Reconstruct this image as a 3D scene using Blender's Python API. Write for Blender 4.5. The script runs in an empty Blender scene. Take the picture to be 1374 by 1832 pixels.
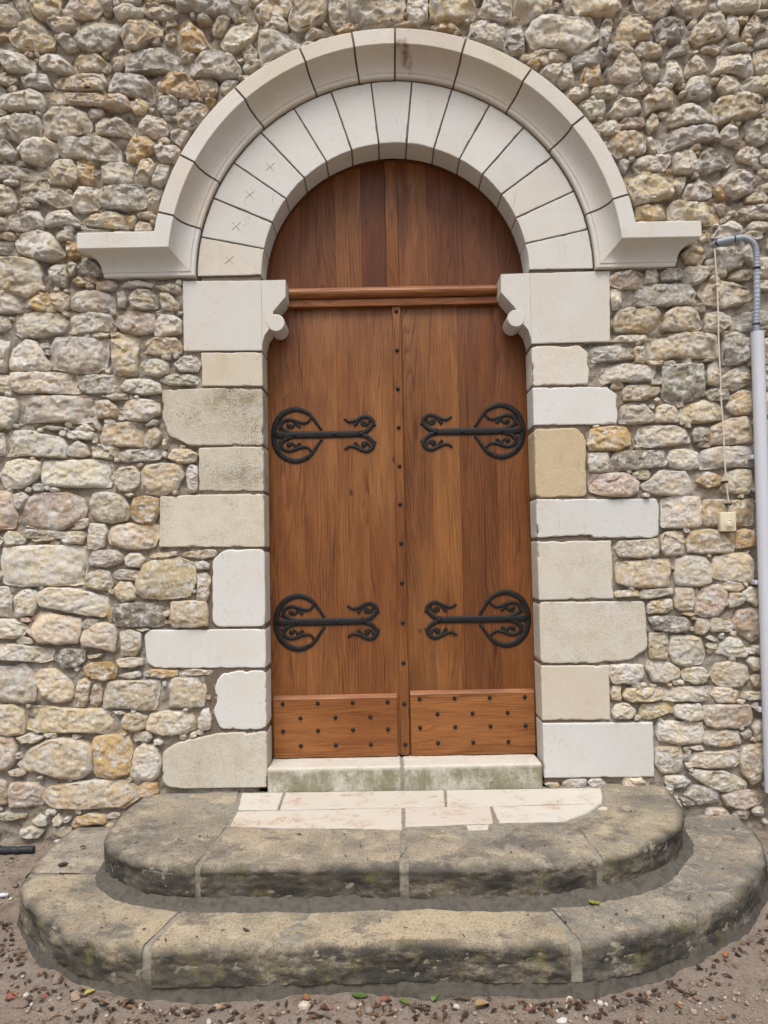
import bpy, bmesh, math, random
import numpy as np
from mathutils import Vector, Matrix
from mathutils.geometry import delaunay_2d_cdt

random.seed(7)
RNG = np.random.default_rng(11)
SC = bpy.context.scene
COL = SC.collection

# ------------------------------------------------------------------ camera
F_PX, CAM_D, CAM_H = 1375.0, 4.4, 1.65          # focal length in photo pixels, distance to wall, eye height
PITCH, ROLL = math.radians(2.8), math.radians(1.12)
_Fw = np.array([0, math.cos(PITCH), math.sin(PITCH)])
_U0 = np.array([0, -math.sin(PITCH), math.cos(PITCH)])
_X0 = np.array([1.0, 0, 0])
_R = math.cos(ROLL)*_X0 - math.sin(ROLL)*_U0
_U = math.sin(ROLL)*_X0 + math.cos(ROLL)*_U0
_C = np.array([0, -CAM_D, CAM_H])
cam_data = bpy.data.cameras.new('camera')
cam = bpy.data.objects.new('camera', cam_data)
COL.objects.link(cam)
cam.matrix_world = Matrix(((_R[0], _U[0], -_Fw[0], _C[0]), (_R[1], _U[1], -_Fw[1], _C[1]),
                           (_R[2], _U[2], -_Fw[2], _C[2]), (0, 0, 0, 1)))
cam_data.sensor_fit = 'HORIZONTAL'
cam_data.sensor_width = 36.0
cam_data.lens = 36.0*F_PX/1374.0
cam_data.clip_start = 0.05
cam_data.clip_end = 500
SC.camera = cam

# ------------------------------------------------------------------ light: soft overcast day
SUN_ELEV, SUN_AZ = math.radians(62), math.radians(188)      # high, from behind the photographer
world = bpy.data.worlds.new('World'); SC.world = world; world.use_nodes = True
wn = world.node_tree; wn.nodes.clear()
_sky = wn.nodes.new('ShaderNodeTexSky'); _sky.sky_type = 'NISHITA'; _sky.sun_disc = False
_sky.sun_elevation = SUN_ELEV; _sky.sun_rotation = SUN_AZ
_sky.air_density = 1.0; _sky.dust_density = 6.0; _sky.ozone_density = 1.0
_hs = wn.nodes.new('ShaderNodeHueSaturation'); _hs.inputs['Saturation'].default_value = 0.62   # cloud cover: nearly white
_bg = wn.nodes.new('ShaderNodeBackground'); _bg.inputs['Strength'].default_value = 0.13
_wo = wn.nodes.new('ShaderNodeOutputWorld')
wn.links.new(_sky.outputs[0], _hs.inputs['Color']); wn.links.new(_hs.outputs[0], _bg.inputs['Color'])
wn.links.new(_bg.outputs[0], _wo.inputs['Surface'])
sun_data = bpy.data.lights.new('sun', 'SUN'); sun_data.energy = 1.5; sun_data.angle = math.radians(24)
sun_data.color = (1.0, 0.985, 0.97)
sun = bpy.data.objects.new('sun', sun_data); COL.objects.link(sun)
# Blender sky: rotation 0 puts the sun at +Y, positive turns it clockwise seen from above
_sd = Vector((math.sin(SUN_AZ)*math.cos(SUN_ELEV), math.cos(SUN_AZ)*math.cos(SUN_ELEV), math.sin(SUN_ELEV)))
sun.rotation_euler = _sd.to_track_quat('Z', 'Y').to_euler()
sun.location = (0, -8, 12)
SC.view_settings.view_transform = 'Standard'
SC.view_settings.look = 'None'
SC.view_settings.gamma = 1.0
SC.view_settings.use_curve_mapping = False
SC.view_settings.exposure = 0.40
SC.cycles.max_bounces = 6

# ------------------------------------------------------------------ measuring helpers
def ray(u, v):
    return _Fw + (u-687)/F_PX*_R + (916-v)/F_PX*_U
def W(u, v, y=0.0):
    """point of the vertical plane at depth y that the survey photo shows at (u, v)"""
    d = ray(u, v); return _C + d*((y-_C[1])/d[1])
def Gd(u, v, z):
    """point of the horizontal plane at height z"""
    d = ray(u, v); return _C + d*((z-_C[2])/d[2])

# ------------------------------------------------------------------ noise (numpy gradient noise)
_perm = np.random.default_rng(3).permutation(512)
_perm = np.concatenate([_perm, _perm, _perm, _perm])
_grad = np.random.default_rng(5).normal(size=(512, 3)); _grad /= np.linalg.norm(_grad, axis=1)[:, None]
def perlin(P):
    P = np.asarray(P, float)
    i = np.floor(P).astype(int); f = P - i; i &= 511
    w = f*f*f*(f*(f*6-15)+10)
    out = 0
    for dx in (0, 1):
        wx = w[:, 0] if dx else 1-w[:, 0]
        for dy in (0, 1):
            wy = w[:, 1] if dy else 1-w[:, 1]
            for dz in (0, 1):
                wz = w[:, 2] if dz else 1-w[:, 2]
                h = _perm[_perm[_perm[(i[:, 0]+dx) & 511]+((i[:, 1]+dy) & 511)]+((i[:, 2]+dz) & 511)] & 511
                g = _grad[h]
                d = g[:, 0]*(f[:, 0]-dx)+g[:, 1]*(f[:, 1]-dy)+g[:, 2]*(f[:, 2]-dz)
                out = out + wx*wy*wz*d
    return out
def fbm(P, freq, octv=3, gain=0.5):
    P = np.asarray(P, float)*freq; a = 1.0; s = 0
    for k in range(octv):
        s = s + a*perlin(P+k*17.3); P = P*2.03; a *= gain
    return s
def ridged(P, freq, octv=2):
    P = np.asarray(P, float)*freq; a = 1.0; s = 0
    for k in range(octv):
        s = s + a*(0.35-np.abs(perlin(P+k*9.1))); P = P*2.1; a *= 0.5
    return s

# ------------------------------------------------------------------ object helpers
ORIG = {}
def tag(o, label=None, cat=None, group=None, kind=None):
    if label: o['label'] = label
    if cat: o['category'] = cat
    if group: o['group'] = group
    if kind: o['kind'] = kind
    return o
def empty(name, loc, label, cat, group=None):
    o = bpy.data.objects.new(name, None); o.empty_display_size = 0.1
    COL.objects.link(o); o.location = loc; ORIG[o.name] = np.array(loc, float)
    return tag(o, label, cat, group, 'thing')
def mk(name, V, Fc, mat, parent=None, smooth=True, tint=None, grime=None, origin=None):
    """world-space vertices -> one mesh object, origin at its centre, parented without rotation"""
    V = np.asarray(V, float)
    o0 = V.mean(0) if origin is None else np.array(origin, float)
    me = bpy.data.meshes.new(name)
    me.from_pydata((V-o0).tolist(), [], Fc)
    if tint is not None:
        a = me.attributes.new('tint', 'FLOAT_COLOR', 'POINT')
        t = np.asarray(tint, float)
        if t.ndim == 1: t = np.tile(t, (len(V), 1))
        a.data.foreach_set('color', np.c_[t, np.ones(len(V))].ravel())
    if grime is not None:
        a = me.attributes.new('grime', 'FLOAT', 'POINT')
        a.data.foreach_set('value', np.broadcast_to(np.asarray(grime, float), (len(V),)).copy())
    if smooth: me.polygons.foreach_set('use_smooth', np.ones(len(me.polygons), bool))
    me.materials.append(mat); me.update()
    o = bpy.data.objects.new(name, me); COL.objects.link(o)
    po = ORIG[parent.name] if parent is not None else 0
    o.location = o0-po; o.parent = parent; ORIG[o.name] = o0
    return o
def grid_faces(nu, nv, wrap_u=False, off=0, flip=False):
    fs = []
    for i in range(nu if wrap_u else nu-1):
        i2 = (i+1) % nu
        for j in range(nv-1):
            q = [off+i*nv+j, off+i2*nv+j, off+i2*nv+j+1, off+i*nv+j+1]
            fs.append(q[::-1] if flip else q)
    return fs
def join_meshes(parts):
    Vs, Fs, Ts, off = [], [], [], 0
    for V, Fc, T in parts:
        Vs.append(V); Fs += [[i+off for i in f] for f in Fc]; Ts.append(np.tile(T, (len(V), 1))); off += len(V)
    return np.concatenate(Vs), Fs, np.concatenate(Ts)
def resample(poly, n, closed=True):
    P = np.asarray(poly, float)
    Q = np.vstack([P, P[:1]]) if closed else P
    L = np.r_[0, np.cumsum(np.linalg.norm(np.diff(Q, axis=0), axis=1))]
    s = np.linspace(0, L[-1], n+1)[:-1] if closed else np.linspace(0, L[-1], n)
    return np.stack([np.interp(s, L, Q[:, k]) for k in range(Q.shape[1])], 1)
def chaikin(P, it=1, c=0.25):
    P = np.asarray(P, float)
    for _ in range(it):
        N = np.roll(P, -1, 0); P = np.stack([P*(1-c)+N*c, P*c+N*(1-c)], 1).reshape(-1, P.shape[1])
    return P
def edge_resample(poly, step):
    """resample but keep every corner"""
    P = np.asarray(poly, float); out = []
    for i in range(len(P)):
        a, b = P[i], P[(i+1) % len(P)]; n = max(1, int(round(np.linalg.norm(b-a)/step)))
        for k in range(n): out.append(a+(b-a)*k/n)
    return np.array(out)
def area2(P):
    x, y = P[:, 0], P[:, 1]; return 0.5*np.sum(x*np.roll(y, -1)-y*np.roll(x, -1))
def ccw(P):
    P = np.asarray(P, float); return P if area2(P) > 0 else P[::-1].copy()
def centroid(P):
    x, y = P[:, 0], P[:, 1]; c = x*np.roll(y, -1)-y*np.roll(x, -1); A = c.sum()/2
    return np.array([((x+np.roll(x, -1))*c).sum(), ((y+np.roll(y, -1))*c).sum()])/(6*A)

def chips(P2, cell, seed, tilt=0.5):
    """fracture facets: every cell of a jittered lattice is a small tilted plane"""
    Q = np.asarray(P2, float)/cell+seed*7.13; I = np.floor(Q).astype(int); best = np.full(len(Q), 1e9); out = np.zeros(len(Q))
    for dx in (-1, 0, 1):
        for dy in (-1, 0, 1):
            a, b = (I[:, 0]+dx) & 511, (I[:, 1]+dy) & 511
            h = _perm[_perm[a]+b] & 511; g = _grad[h]; g2 = _grad[(h*7+13) & 511]
            d = Q-(I+[dx, dy]+.5+g[:, :2]*.42); r = (d*d).sum(1); m = r < best
            best = np.where(m, r, best); out = np.where(m, g2[:, 0]*.55+(d*g2[:, 1:3]).sum(1)*tilt*1.6, out)
    return out*cell
def rubble_shape(poly, H, rng, wild=0.5, n=40, base=-0.07, grow=1.085):
    """broken limestone: plan polygon -> (a, b, h) vertices and faces"""
    P = ccw(poly); size = math.sqrt(abs(area2(P)))
    P = edge_resample(chaikin(P, 1, 0.085), 4*size/n)[:]; n = len(P); c = centroid(P); sd = rng.uniform(0, 60)
    D = (P-c)*grow; ang = np.arctan2(D[:, 1], D[:, 0])
    P3 = np.c_[P, np.full(n, sd)]
    j = fbm(P3, 9, 2, .6)*.10+fbm(P3, 34, 2)*.05
    P = c+D*(1+j*(.7+.6*wild))[:, None]; D = P-c
    big = n >= 50
    R = size*0.5
    ts = [1.03, 1.0, .992, .975, .95, .915, .87] if big else [1.03, 1.0, .985, .95, .88, .78, .65, .48, .28]
    if big:                                      # even scatter of points over the face, triangulated
        sp = 4*size/n*.72; lo, hi = P.min(0), P.max(0)
        gx, gy = np.meshgrid(np.arange(lo[0], hi[0], sp), np.arange(lo[1], hi[1], sp*.87), indexing='ij'); gx[:, ::2] += sp*.5
        I = np.c_[gx.ravel(), gy.ravel()]+rng.uniform(-.25, .25, (gx.size, 2))*sp
        Bd = c+D*.87; ins = np.zeros(len(I), bool)
        for k in range(n):
            u, v = Bd[k], Bd[(k+1) % n]
            if u[1] != v[1]: ins ^= ((u[1] > I[:, 1]) != (v[1] > I[:, 1])) & (I[:, 0] < (v[0]-u[0])*(I[:, 1]-u[1])/(v[1]-u[1])+u[0])
        I = I[ins]; dB = np.sqrt(((I[:, None]-Bd[None])**2).sum(2)).min(1); I = I[dB > sp*.5]
        dP = np.sqrt(((I[:, None]-P[None])**2).sum(2)).min(1)
        A = np.concatenate([c+D*t for t in ts]+[I]); tt = np.concatenate([np.full(n, t) for t in ts]+[np.clip(1-dP/R, 0, .86)])
    else:
        A = np.concatenate([c+D*t for t in ts]+[c[None]])
        tt = np.concatenate([np.full(n, t) for t in ts]+[[0.0]])
    q = (A-c)/R
    pw = rng.uniform(9, 18)
    inner = np.clip((1-tt)*6, 0, 1)
    P3 = np.c_[A, np.full(len(A), sd)]
    wq = q+np.c_[fbm(P3, 9, 2), fbm(P3+40, 9, 2)]*.22         # wavy facet edges
    fac = 0
    for k in range(7):
        th = rng.uniform(0, 2*math.pi); o = rng.uniform(0.30, 0.85); s = rng.uniform(0.35, 1.2)*(0.36+wild*.75)
        fac = fac+s*np.clip(wq[:, 0]*math.cos(th)+wq[:, 1]*math.sin(th)-o, 0, None)
    for k in range(3):
        th = rng.uniform(0, 2*math.pi); o = rng.uniform(-0.5, 0.5)
        fac = fac+rng.choice([-1, 1])*rng.uniform(0.05, 0.25)*(0.12+.85*wild)*np.abs(wq[:, 0]*math.cos(th)+wq[:, 1]*math.sin(th)-o)
    tl = rng.normal(0, 0.06+0.08*wild, 2)
    h = H*np.clip(1-tt**pw, 0, 1)**0.5
    h = h-fac*R*0.30*np.clip((1.02-tt)*12, 0, 1)+(q[:, 0]*tl[0]+q[:, 1]*(tl[1]-0.05))*R*0.5*inner
    am = .20+.68*wild
    wp2 = A+np.c_[fbm(P3+3, 14, 2), fbm(P3+23, 14, 2)]*.035
    h = h+inner*am*(chips(wp2*[1, 1.5], .080, sd, .60)*.30+chips(wp2*[1, 1.6], .034, sd+3, .6)*.20+fbm(P3*[1, 1.6, 1], 11, 3, .5)*.010
                    +ridged(P3*[1, 2.4, 1], 20, 3)*.0065)+inner*(fbm(P3*[1, 1.5, 1], 24, 4, .65)*.0085+fbm(P3, 75, 2)*.0035)
    h = np.maximum(h, -0.016)
    h[:n] = base
    xy = np.c_[fbm(P3+5, 26, 2), fbm(P3+29, 26, 1)]*0.007
    A = A+xy*np.clip((tt[:, None]-0.05)*3, 0, 1)
    m = len(ts); fs = []
    for r in range(m-1):
        for i in range(n):
            i2 = (i+1) % n; fs.append([r*n+i, r*n+i2, (r+1)*n+i2, (r+1)*n+i])
    L = (m-1)*n
    if big:
        pts = np.concatenate([Bd, I]); res = delaunay_2d_cdt([Vector(p_) for p_ in pts.tolist()], [(k, (k+1) % n) for k in range(n)], [], 1, 1e-6, True)
        om = [o_[0] if o_ else -1 for o_ in res[3]]
        for f in res[2]:
            g = [om[k] for k in f]
            if min(g) >= 0: fs.append([L+k for k in g])
    else:
        for i in range(n): fs.append([L+i, L+(i+1) % n, m*n])
    return np.c_[A, h], fs
def dressed_shape(poly, depth, rng, bevel=0.008, rough=0.0015, edge=0.002, step=0.025, front=0.0, round_c=0.0):
    """sawn or tooled block: flat face, crisp arris; plan polygon -> (a, b, h)"""
    P = ccw(poly)
    if round_c > 0:
        Q = []
        for i in range(len(P)):
            a, b, d = P[i-1], P[i], P[(i+1) % len(P)]
            la, lb = np.linalg.norm(a-b), np.linalg.norm(d-b)
            ra, rb = min(round_c, la*.3), min(round_c, lb*.3)
            p0, p2 = b+(a-b)/la*ra, b+(d-b)/lb*rb
            for t in (0, .33, .67, 1): Q.append((1-t)**2*p0+2*t*(1-t)*b+t*t*p2)
        P = np.array(Q)
    P = edge_resample(P, step); n = len(P); c = centroid(P); sd = rng.uniform(0, 60)
    T = np.roll(P, -1, 0)-np.roll(P, 1, 0); N = np.c_[T[:, 1], -T[:, 0]]; N /= np.linalg.norm(N, axis=1)[:, None]+1e-9
    P3 = np.c_[P, np.full(n, sd)]
    chip = np.clip(fbm(P3, 14, 3, .6)-0.05, 0, 1)
    D0 = P-c; nd = np.maximum((N*D0).sum(1), .02)
    def inset(Q, d): return c+(Q-c)*(1-np.minimum(d/nd, .5))[:, None]
    P0 = P.copy(); P = inset(P, chip*edge*4+np.abs(fbm(P3, 45, 2))*edge)
    b = bevel*(0.7+0.9*np.clip(chip*2, 0, 2))
    rings = [(P0, np.full(n, -depth)), (P0, front-b-.02), (P, front-b)]
    rings.append((inset(P, b*.3), front-b*0.3)); rings.append((inset(P, b), np.full(n, front)))
    B = inset(P, b); D = B-c
    for k in (0.03, 0.10, 0.22, 0.38, 0.55, 0.72, 0.87): rings.append((c+D*(1-k), np.full(n, front)))
    A = np.concatenate([r[0] for r in rings]+[c[None]]); h = np.concatenate([r[1] for r in rings]+[[front]])
    P3 = np.c_[A, np.full(len(A), sd)]
    nr = np.r_[np.repeat([0, .2, .4, .7, 1, 1, .8, .5, .35, .25, .2, .2], n), .2]
    dsp = fbm(P3, 5, 2)*rough*.6+fbm(P3, 26, 3, .6)*rough*1.2*nr; dsp[:n] = 0
    h = h+dsp*np.clip(1.0, 0, 1)
    m = len(rings); fs = []
    for r in range(m-1):
        for i in range(n):
            i2 = (i+1) % n; fs.append([r*n+i, r*n+i2, (r+1)*n+i2, (r+1)*n+i])
    L = (m-1)*n
    for i in range(n): fs.append([L+i, L+(i+1) % n, m*n])
    return np.c_[A, h], fs
def on_wall(S, y=0.0): return np.c_[S[:, 0], y-S[:, 2], S[:, 1]]
def on_floor(S, z): return np.c_[S[:, 0], S[:, 1], z+S[:, 2]]
def rbox(lo, hi, seg=0.03, r=0.008, rough=0.0, seed=0, max_seg=40):
    """box with rounded edges and optional surface relief"""
    lo, hi = np.array(lo, float), np.array(hi, float); bm = bmesh.new()
    size = hi-lo; r = min(r, size.min()*0.45)
    def ticks(k):
        n = int(np.clip(round(size[k]/seg), 1, max_seg))
        return np.unique(np.r_[lo[k], lo[k]+r*.5, np.linspace(lo[k]+r, hi[k]-r, n+1), hi[k]-r*.5, hi[k]])
    T = [ticks(k) for k in range(3)]; Vs, Fs, off = [], [], 0
    for ax in range(3):
        u, v = (ax+1) % 3, (ax+2) % 3
        for side, val in ((0, lo[ax]), (1, hi[ax])):
            A, B = np.meshgrid(T[u], T[v], indexing='ij'); P = np.zeros((A.size, 3))
            P[:, ax] = val; P[:, u] = A.ravel(); P[:, v] = B.ravel()
            Fs += grid_faces(len(T[u]), len(T[v]), off=off, flip=not side); Vs.append(P); off += len(P)
    P = np.concatenate(Vs); core = np.clip(P, lo+r, hi-r); d = P-core
    L = np.linalg.norm(d, axis=1); ok = L > 1e-9
    P[ok] = core[ok]+d[ok]/L[ok][:, None]*r
    key = {}; idx = np.zeros(len(P), int); out = []
    for i, p in enumerate(np.round(P, 5).tolist()):
        k = tuple(p)
        if k not in key: key[k] = len(out); out.append(P[i])
        idx[i] = key[k]
    V = np.array(out); Fs = [[int(idx[i]) for i in f] for f in Fs]
    Fs = [f for f in Fs if len(set(f)) == 4] + [list(dict.fromkeys(f)) for f in Fs if len(set(f)) == 3]
    if rough:
        nrm = V-np.clip(V, lo+r*1.5, hi-r*1.5); nl = np.linalg.norm(nrm, axis=1)+1e-9
        dsp = fbm(V+seed, 9, 2)*rough+fbm(V+seed, 35, 3, .6)*rough
        V = V+nrm/nl[:, None]*dsp[:, None]
    return V, Fs
def tube(path, rad, n=10, caps=True):
    P = np.asarray(path, float); T = np.gradient(P, axis=0); T /= np.linalg.norm(T, axis=1)[:, None]+1e-12
    rad = np.broadcast_to(np.asarray(rad, float), (len(P),))
    a = np.array([0, 0, 1.0]) if abs(T[0][2]) < .9 else np.array([1.0, 0, 0])
    Vs = []; prev = np.cross(T[0], a)
    for i in range(len(P)):
        u = prev-T[i]*np.dot(prev, T[i]); u /= np.linalg.norm(u)+1e-12; v = np.cross(T[i], u); prev = u
        th = np.linspace(0, 2*math.pi, n, endpoint=False)
        Vs.append(P[i]+rad[i]*(np.cos(th)[:, None]*u+np.sin(th)[:, None]*v))
    V = np.concatenate(Vs); fs = []
    for i in range(len(P)-1):
        for k in range(n): fs.append([i*n+k, i*n+(k+1) % n, (i+1)*n+(k+1) % n, (i+1)*n+k])
    if caps: fs += [list(range(n))[::-1], [(len(P)-1)*n+k for k in range(n)]]
    return V, fs
def smooth_path(P, n):
    """Catmull-Rom through the given points"""
    P = np.asarray(P, float); Q = np.vstack([2*P[0]-P[1], P, 2*P[-1]-P[-2]]); out = []
    m = len(P)-1
    for s in np.linspace(0, m-1e-6, n):
        i = int(s); t = s-i; a, b, c, d = Q[i:i+4]
        out.append(0.5*((2*b)+(c-a)*t+(2*a-5*b+4*c-d)*t*t+(3*b-a-3*c+d)*t**3))
    return np.array(out)

# ------------------------------------------------------------------ materials
class NT:
    def __init__(s, name, rough=0.8):
        s.m = bpy.data.materials.new(name); s.m.use_nodes = True; s.t = s.m.node_tree; s.t.nodes.clear()
        s.out = s.n('ShaderNodeOutputMaterial'); s.b = s.n('ShaderNodeBsdfPrincipled')
        s.l(s.b.outputs[0], s.out.inputs[0]); s.b.inputs['Roughness'].default_value = rough
        s.b.inputs['Specular IOR Level'].default_value = 0.3
        s.geo = s.n('ShaderNodeNewGeometry'); s.pos = s.geo.outputs['Position']
    def n(s, k, **kw):
        x = s.t.nodes.new(k)
        for a, b in kw.items(): setattr(x, a, b)
        return x
    def l(s, a, b): s.t.links.new(a, b)
    def put(s, sock, v):
        if isinstance(v, bpy.types.NodeSocket): s.l(v, sock)
        else:
            if isinstance(v, tuple) and len(v) == 3 and sock.type == 'RGBA': v = (*v, 1)
            sock.default_value = v
    def noise(s, scale, detail=4, rough=0.55, vec=None, stretch=None, dist=0.0, out=0):
        v = s.pos if vec is None else vec
        if stretch: v = s.vmul(v, stretch)
        x = s.n('ShaderNodeTexNoise'); s.l(v, x.inputs['Vector'])
        x.inputs['Scale'].default_value = scale; x.inputs['Detail'].default_value = detail
        x.inputs['Roughness'].default_value = rough; x.inputs['Distortion'].default_value = dist
        return x.outputs[out]
    def voro(s, scale, feature='F1', vec=None, out='Distance', rnd=1.0):
        x = s.n('ShaderNodeTexVoronoi', feature=feature); s.l(s.pos if vec is None else vec, x.inputs['Vector'])
        x.inputs['Scale'].default_value = scale; x.inputs['Randomness'].default_value = rnd
        return x.outputs[out]
    def vmul(s, v, k):
        x = s.n('ShaderNodeVectorMath', operation='MULTIPLY'); s.put(x.inputs[0], v); x.inputs[1].default_value = k; return x.outputs[0]
    def vadd(s, v, k):
        x = s.n('ShaderNodeVectorMath', operation='ADD'); s.put(x.inputs[0], v); s.put(x.inputs[1], k); return x.outputs[0]
    def math(s, op, a, b=0.0, c=None, clamp=False):
        x = s.n('ShaderNodeMath', operation=op); x.use_clamp = clamp
        s.put(x.inputs[0], a); s.put(x.inputs[1], b)
        if c is not None: s.put(x.inputs[2], c)
        return x.outputs[0]
    def ramp(s, f, lo, hi, a=0.0, b=1.0):
        x = s.n('ShaderNodeMapRange'); x.interpolation_type = 'SMOOTHSTEP'
        s.put(x.inputs[0], f)
        for i, v in zip((1, 2, 3, 4), (lo, hi, a, b)): s.put(x.inputs[i], v)
        return x.outputs[0]
    def mix(s, f, a, b, mode='MIX'):
        x = s.n('ShaderNodeMix', data_type='RGBA', blend_type=mode)
        s.put(x.inputs['Factor'], f); s.put(x.inputs[6], a); s.put(x.inputs[7], b); return x.outputs[2]
    def attr(s, name, fac=False):
        x = s.n('ShaderNodeAttribute', attribute_name=name); return x.outputs['Fac' if fac else 'Color']
    def bump(s, h, strength, dist, prev=None):
        x = s.n('ShaderNodeBump'); x.inputs['Strength'].default_value = strength; x.inputs['Distance'].default_value = dist
        s.l(h, x.inputs['Height'])
        if prev: s.l(prev, x.inputs['Normal'])
        return x.outputs[0]
    def done(s, color, normal=None, rough=None):
        s.put(s.b.inputs['Base Color'], color)
        if normal: s.l(normal, s.b.inputs['Normal'])
        if rough is not None: s.put(s.b.inputs['Roughness'], rough)
        return s.m

def mat_rubble():
    t = NT('rubble_limestone', 0.92); c = t.attr('tint')
    wv = t.vadd(t.pos, t.vmul(t.noise(9, 3, .6, out=1), (.05, .05, .05)))
    big = t.noise(7, 5, .65, wv); mid = t.noise(22, 5, .7, wv); fine = t.noise(100, 5, .75)
    c = t.mix(t.ramp(big, .38, .58, 0, .9), c, t.mix(1.0, c, (1.02, 0.915, 0.74), 'MULTIPLY'))         # ochre bloom
    c = t.mix(t.ramp(mid, .46, .62, 0, .8), c, (0.76, 0.745, 0.70))                                    # chalky fresh breaks
    c = t.mix(t.ramp(t.noise(13, 6, .75, t.vadd(wv, (3.1, 0, 1.7))), .56, .72, 0, .50), c, (0.33, 0.305, 0.265))      # grey lichen
    c = t.mix(t.ramp(t.noise(17, 4, .65, t.vadd(wv, (9, 4, 2))), .58, .72, 0, .45), c, (0.52, 0.36, 0.18))           # iron stain
    c = t.mix(t.ramp(fine, .56, .69, 0, .70), c, (0.17, 0.145, 0.11))                                   # dark pits
    c = t.mix(t.ramp(fine, .26, .42, .35, 0), c, (0.78, 0.76, 0.71))
    n1 = t.bump(t.noise(48, 8, .76, wv), .80, .020)
    n2 = t.bump(t.noise(150, 4, .75), .85, .007, n1)
    n3 = t.bump(t.ramp(t.noise(62, 2, .5), .58, .70), -.45, .008, n2)
    return t.done(c, n3)
def mat_mortar():
    t = NT('lime_mortar', 0.95)
    c = t.mix(t.ramp(t.noise(2.6, 4, .6), .35, .65), (0.37, 0.31, 0.235), (0.42, 0.38, 0.325))
    c = t.mix(t.ramp(t.noise(130, 4, .75), .5, .66, 0, .8), c, (0.62, 0.56, 0.47)); c = t.mix(t.ramp(t.noise(150, 4, .75, t.vadd(t.pos, (7, 7, 1))), .55, .66, 0, .7), c, (0.17, 0.14, 0.105))
    c = t.mix(t.ramp(t.noise(40, 4, .7, t.vadd(t.pos, (4, 2, 7))), .54, .68, 0, .55), c, (0.24, 0.195, 0.15))
    n = t.bump(t.noise(50, 7, .76), .8, .024); n = t.bump(t.noise(230, 3, .7), .8, .007, n)
    return t.done(c, n)
def mat_dressed():
    t = NT('dressed_limestone', 0.8); c = t.attr('tint')
    g = t.attr('grime', True)
    oi = t.n('ShaderNodeObjectInfo'); sh = t.n('ShaderNodeCombineXYZ')
    for k in range(3): t.l(t.math('MULTIPLY', oi.outputs['Random'], (13., 29., 7.)[k]), sh.inputs[k])
    pv = t.vadd(t.pos, sh.outputs[0])
    c = t.mix(t.ramp(t.noise(3.2, 4, .6, pv), .38, .66, 0, .6), c, t.mix(1, c, (.985, .93, .84), 'MULTIPLY'))
    c = t.mix(t.ramp(t.noise(7, 6, .72, pv, (1, 1, .45)), .54, .74, 0, .55), c, t.mix(1, c, (.88, .78, .62), 'MULTIPLY'))       # brownish runs
    c = t.mix(t.ramp(t.noise(19, 6, .75, t.vadd(pv, (2, 5, 1))), .58, .72, 0, .45), c, t.mix(1, c, (.80, .74, .64), 'MULTIPLY'))
    c = t.mix(t.ramp(t.noise(26, 5, .7, t.vadd(pv, (6, 6, 6))), .60, .75, 0, .5), c, t.mix(1, c, (1.10, 1.11, 1.13), 'MULTIPLY'))
    c = t.mix(t.ramp(t.noise(75, 5, .75), .58, .72, 0, .45), c, t.mix(1, c, (.62, .57, .49), 'MULTIPLY'))
    pits = t.math('MAXIMUM', t.ramp(t.noise(120, 2, .5, t.vadd(t.pos, (7, 1, 3)), (1, 1, 1.7)), .68, .75), t.ramp(t.noise(58, 2, .5, t.vadd(t.pos, (3, 9, 3)), (1, 1, 1.5)), .72, .765))
    c = t.mix(t.math('MULTIPLY', pits, .65), c, (0.20, 0.17, 0.13))
    scr = t.ramp(t.noise(26, 2, .5, t.vadd(pv, (1, 4, 8)), (1, 1, .12), .8), .715, .75)
    c = t.mix(t.math('MULTIPLY', scr, .3), c, (0.30, 0.27, 0.23))
    # weathered old blocks: lichen and tooling, driven by the block's own grime value
    li = t.ramp(t.noise(9, 6, .72, t.vadd(t.pos, (1, 8, 3))), .42, .66)
    c = t.mix(t.math('MULTIPLY', li, g), c, (0.40, 0.345, 0.235))
    sp = t.ramp(t.noise(95, 5, .75), .46, .62)
    dk = t.ramp(t.noise(5, 4, .6, t.vadd(t.pos, (6, 2, 9))), .50, .68)
    c = t.mix(t.math('MULTIPLY', t.math('MULTIPLY', sp, g), t.math('ADD', dk, .30), clamp=True), c, (0.075, 0.07, 0.06))
    n = t.bump(t.noise(240, 3, .6), .2, .003); n = t.bump(t.noise(30, 5, .65), .22, .006, n)
    n = t.bump(pits, -.35, .004, n)
    rg = t.n('ShaderNodeBump'); rg.inputs['Distance'].default_value = .012
    t.l(t.noise(75, 5, .7), rg.inputs['Height']); t.l(t.math('MULTIPLY', g, .75), rg.inputs['Strength']); t.l(n, rg.inputs['Normal'])
    return t.done(c, rg.outputs[0])
def mat_plain(name, col, rough=.6, var=.25, scale=40, bump=.0, spec=.3, metal=0):
    t = NT(name, rough); t.b.inputs['Specular IOR Level'].default_value = spec; t.b.inputs['Metallic'].default_value = metal
    d = tuple(x*(1-var) for x in col); n = t.noise(scale, 4, .6)
    return t.done(t.mix(n, d, tuple(min(1, x*(1+var*.6)) for x in col)), t.bump(n, .5, bump) if bump else None)
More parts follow.
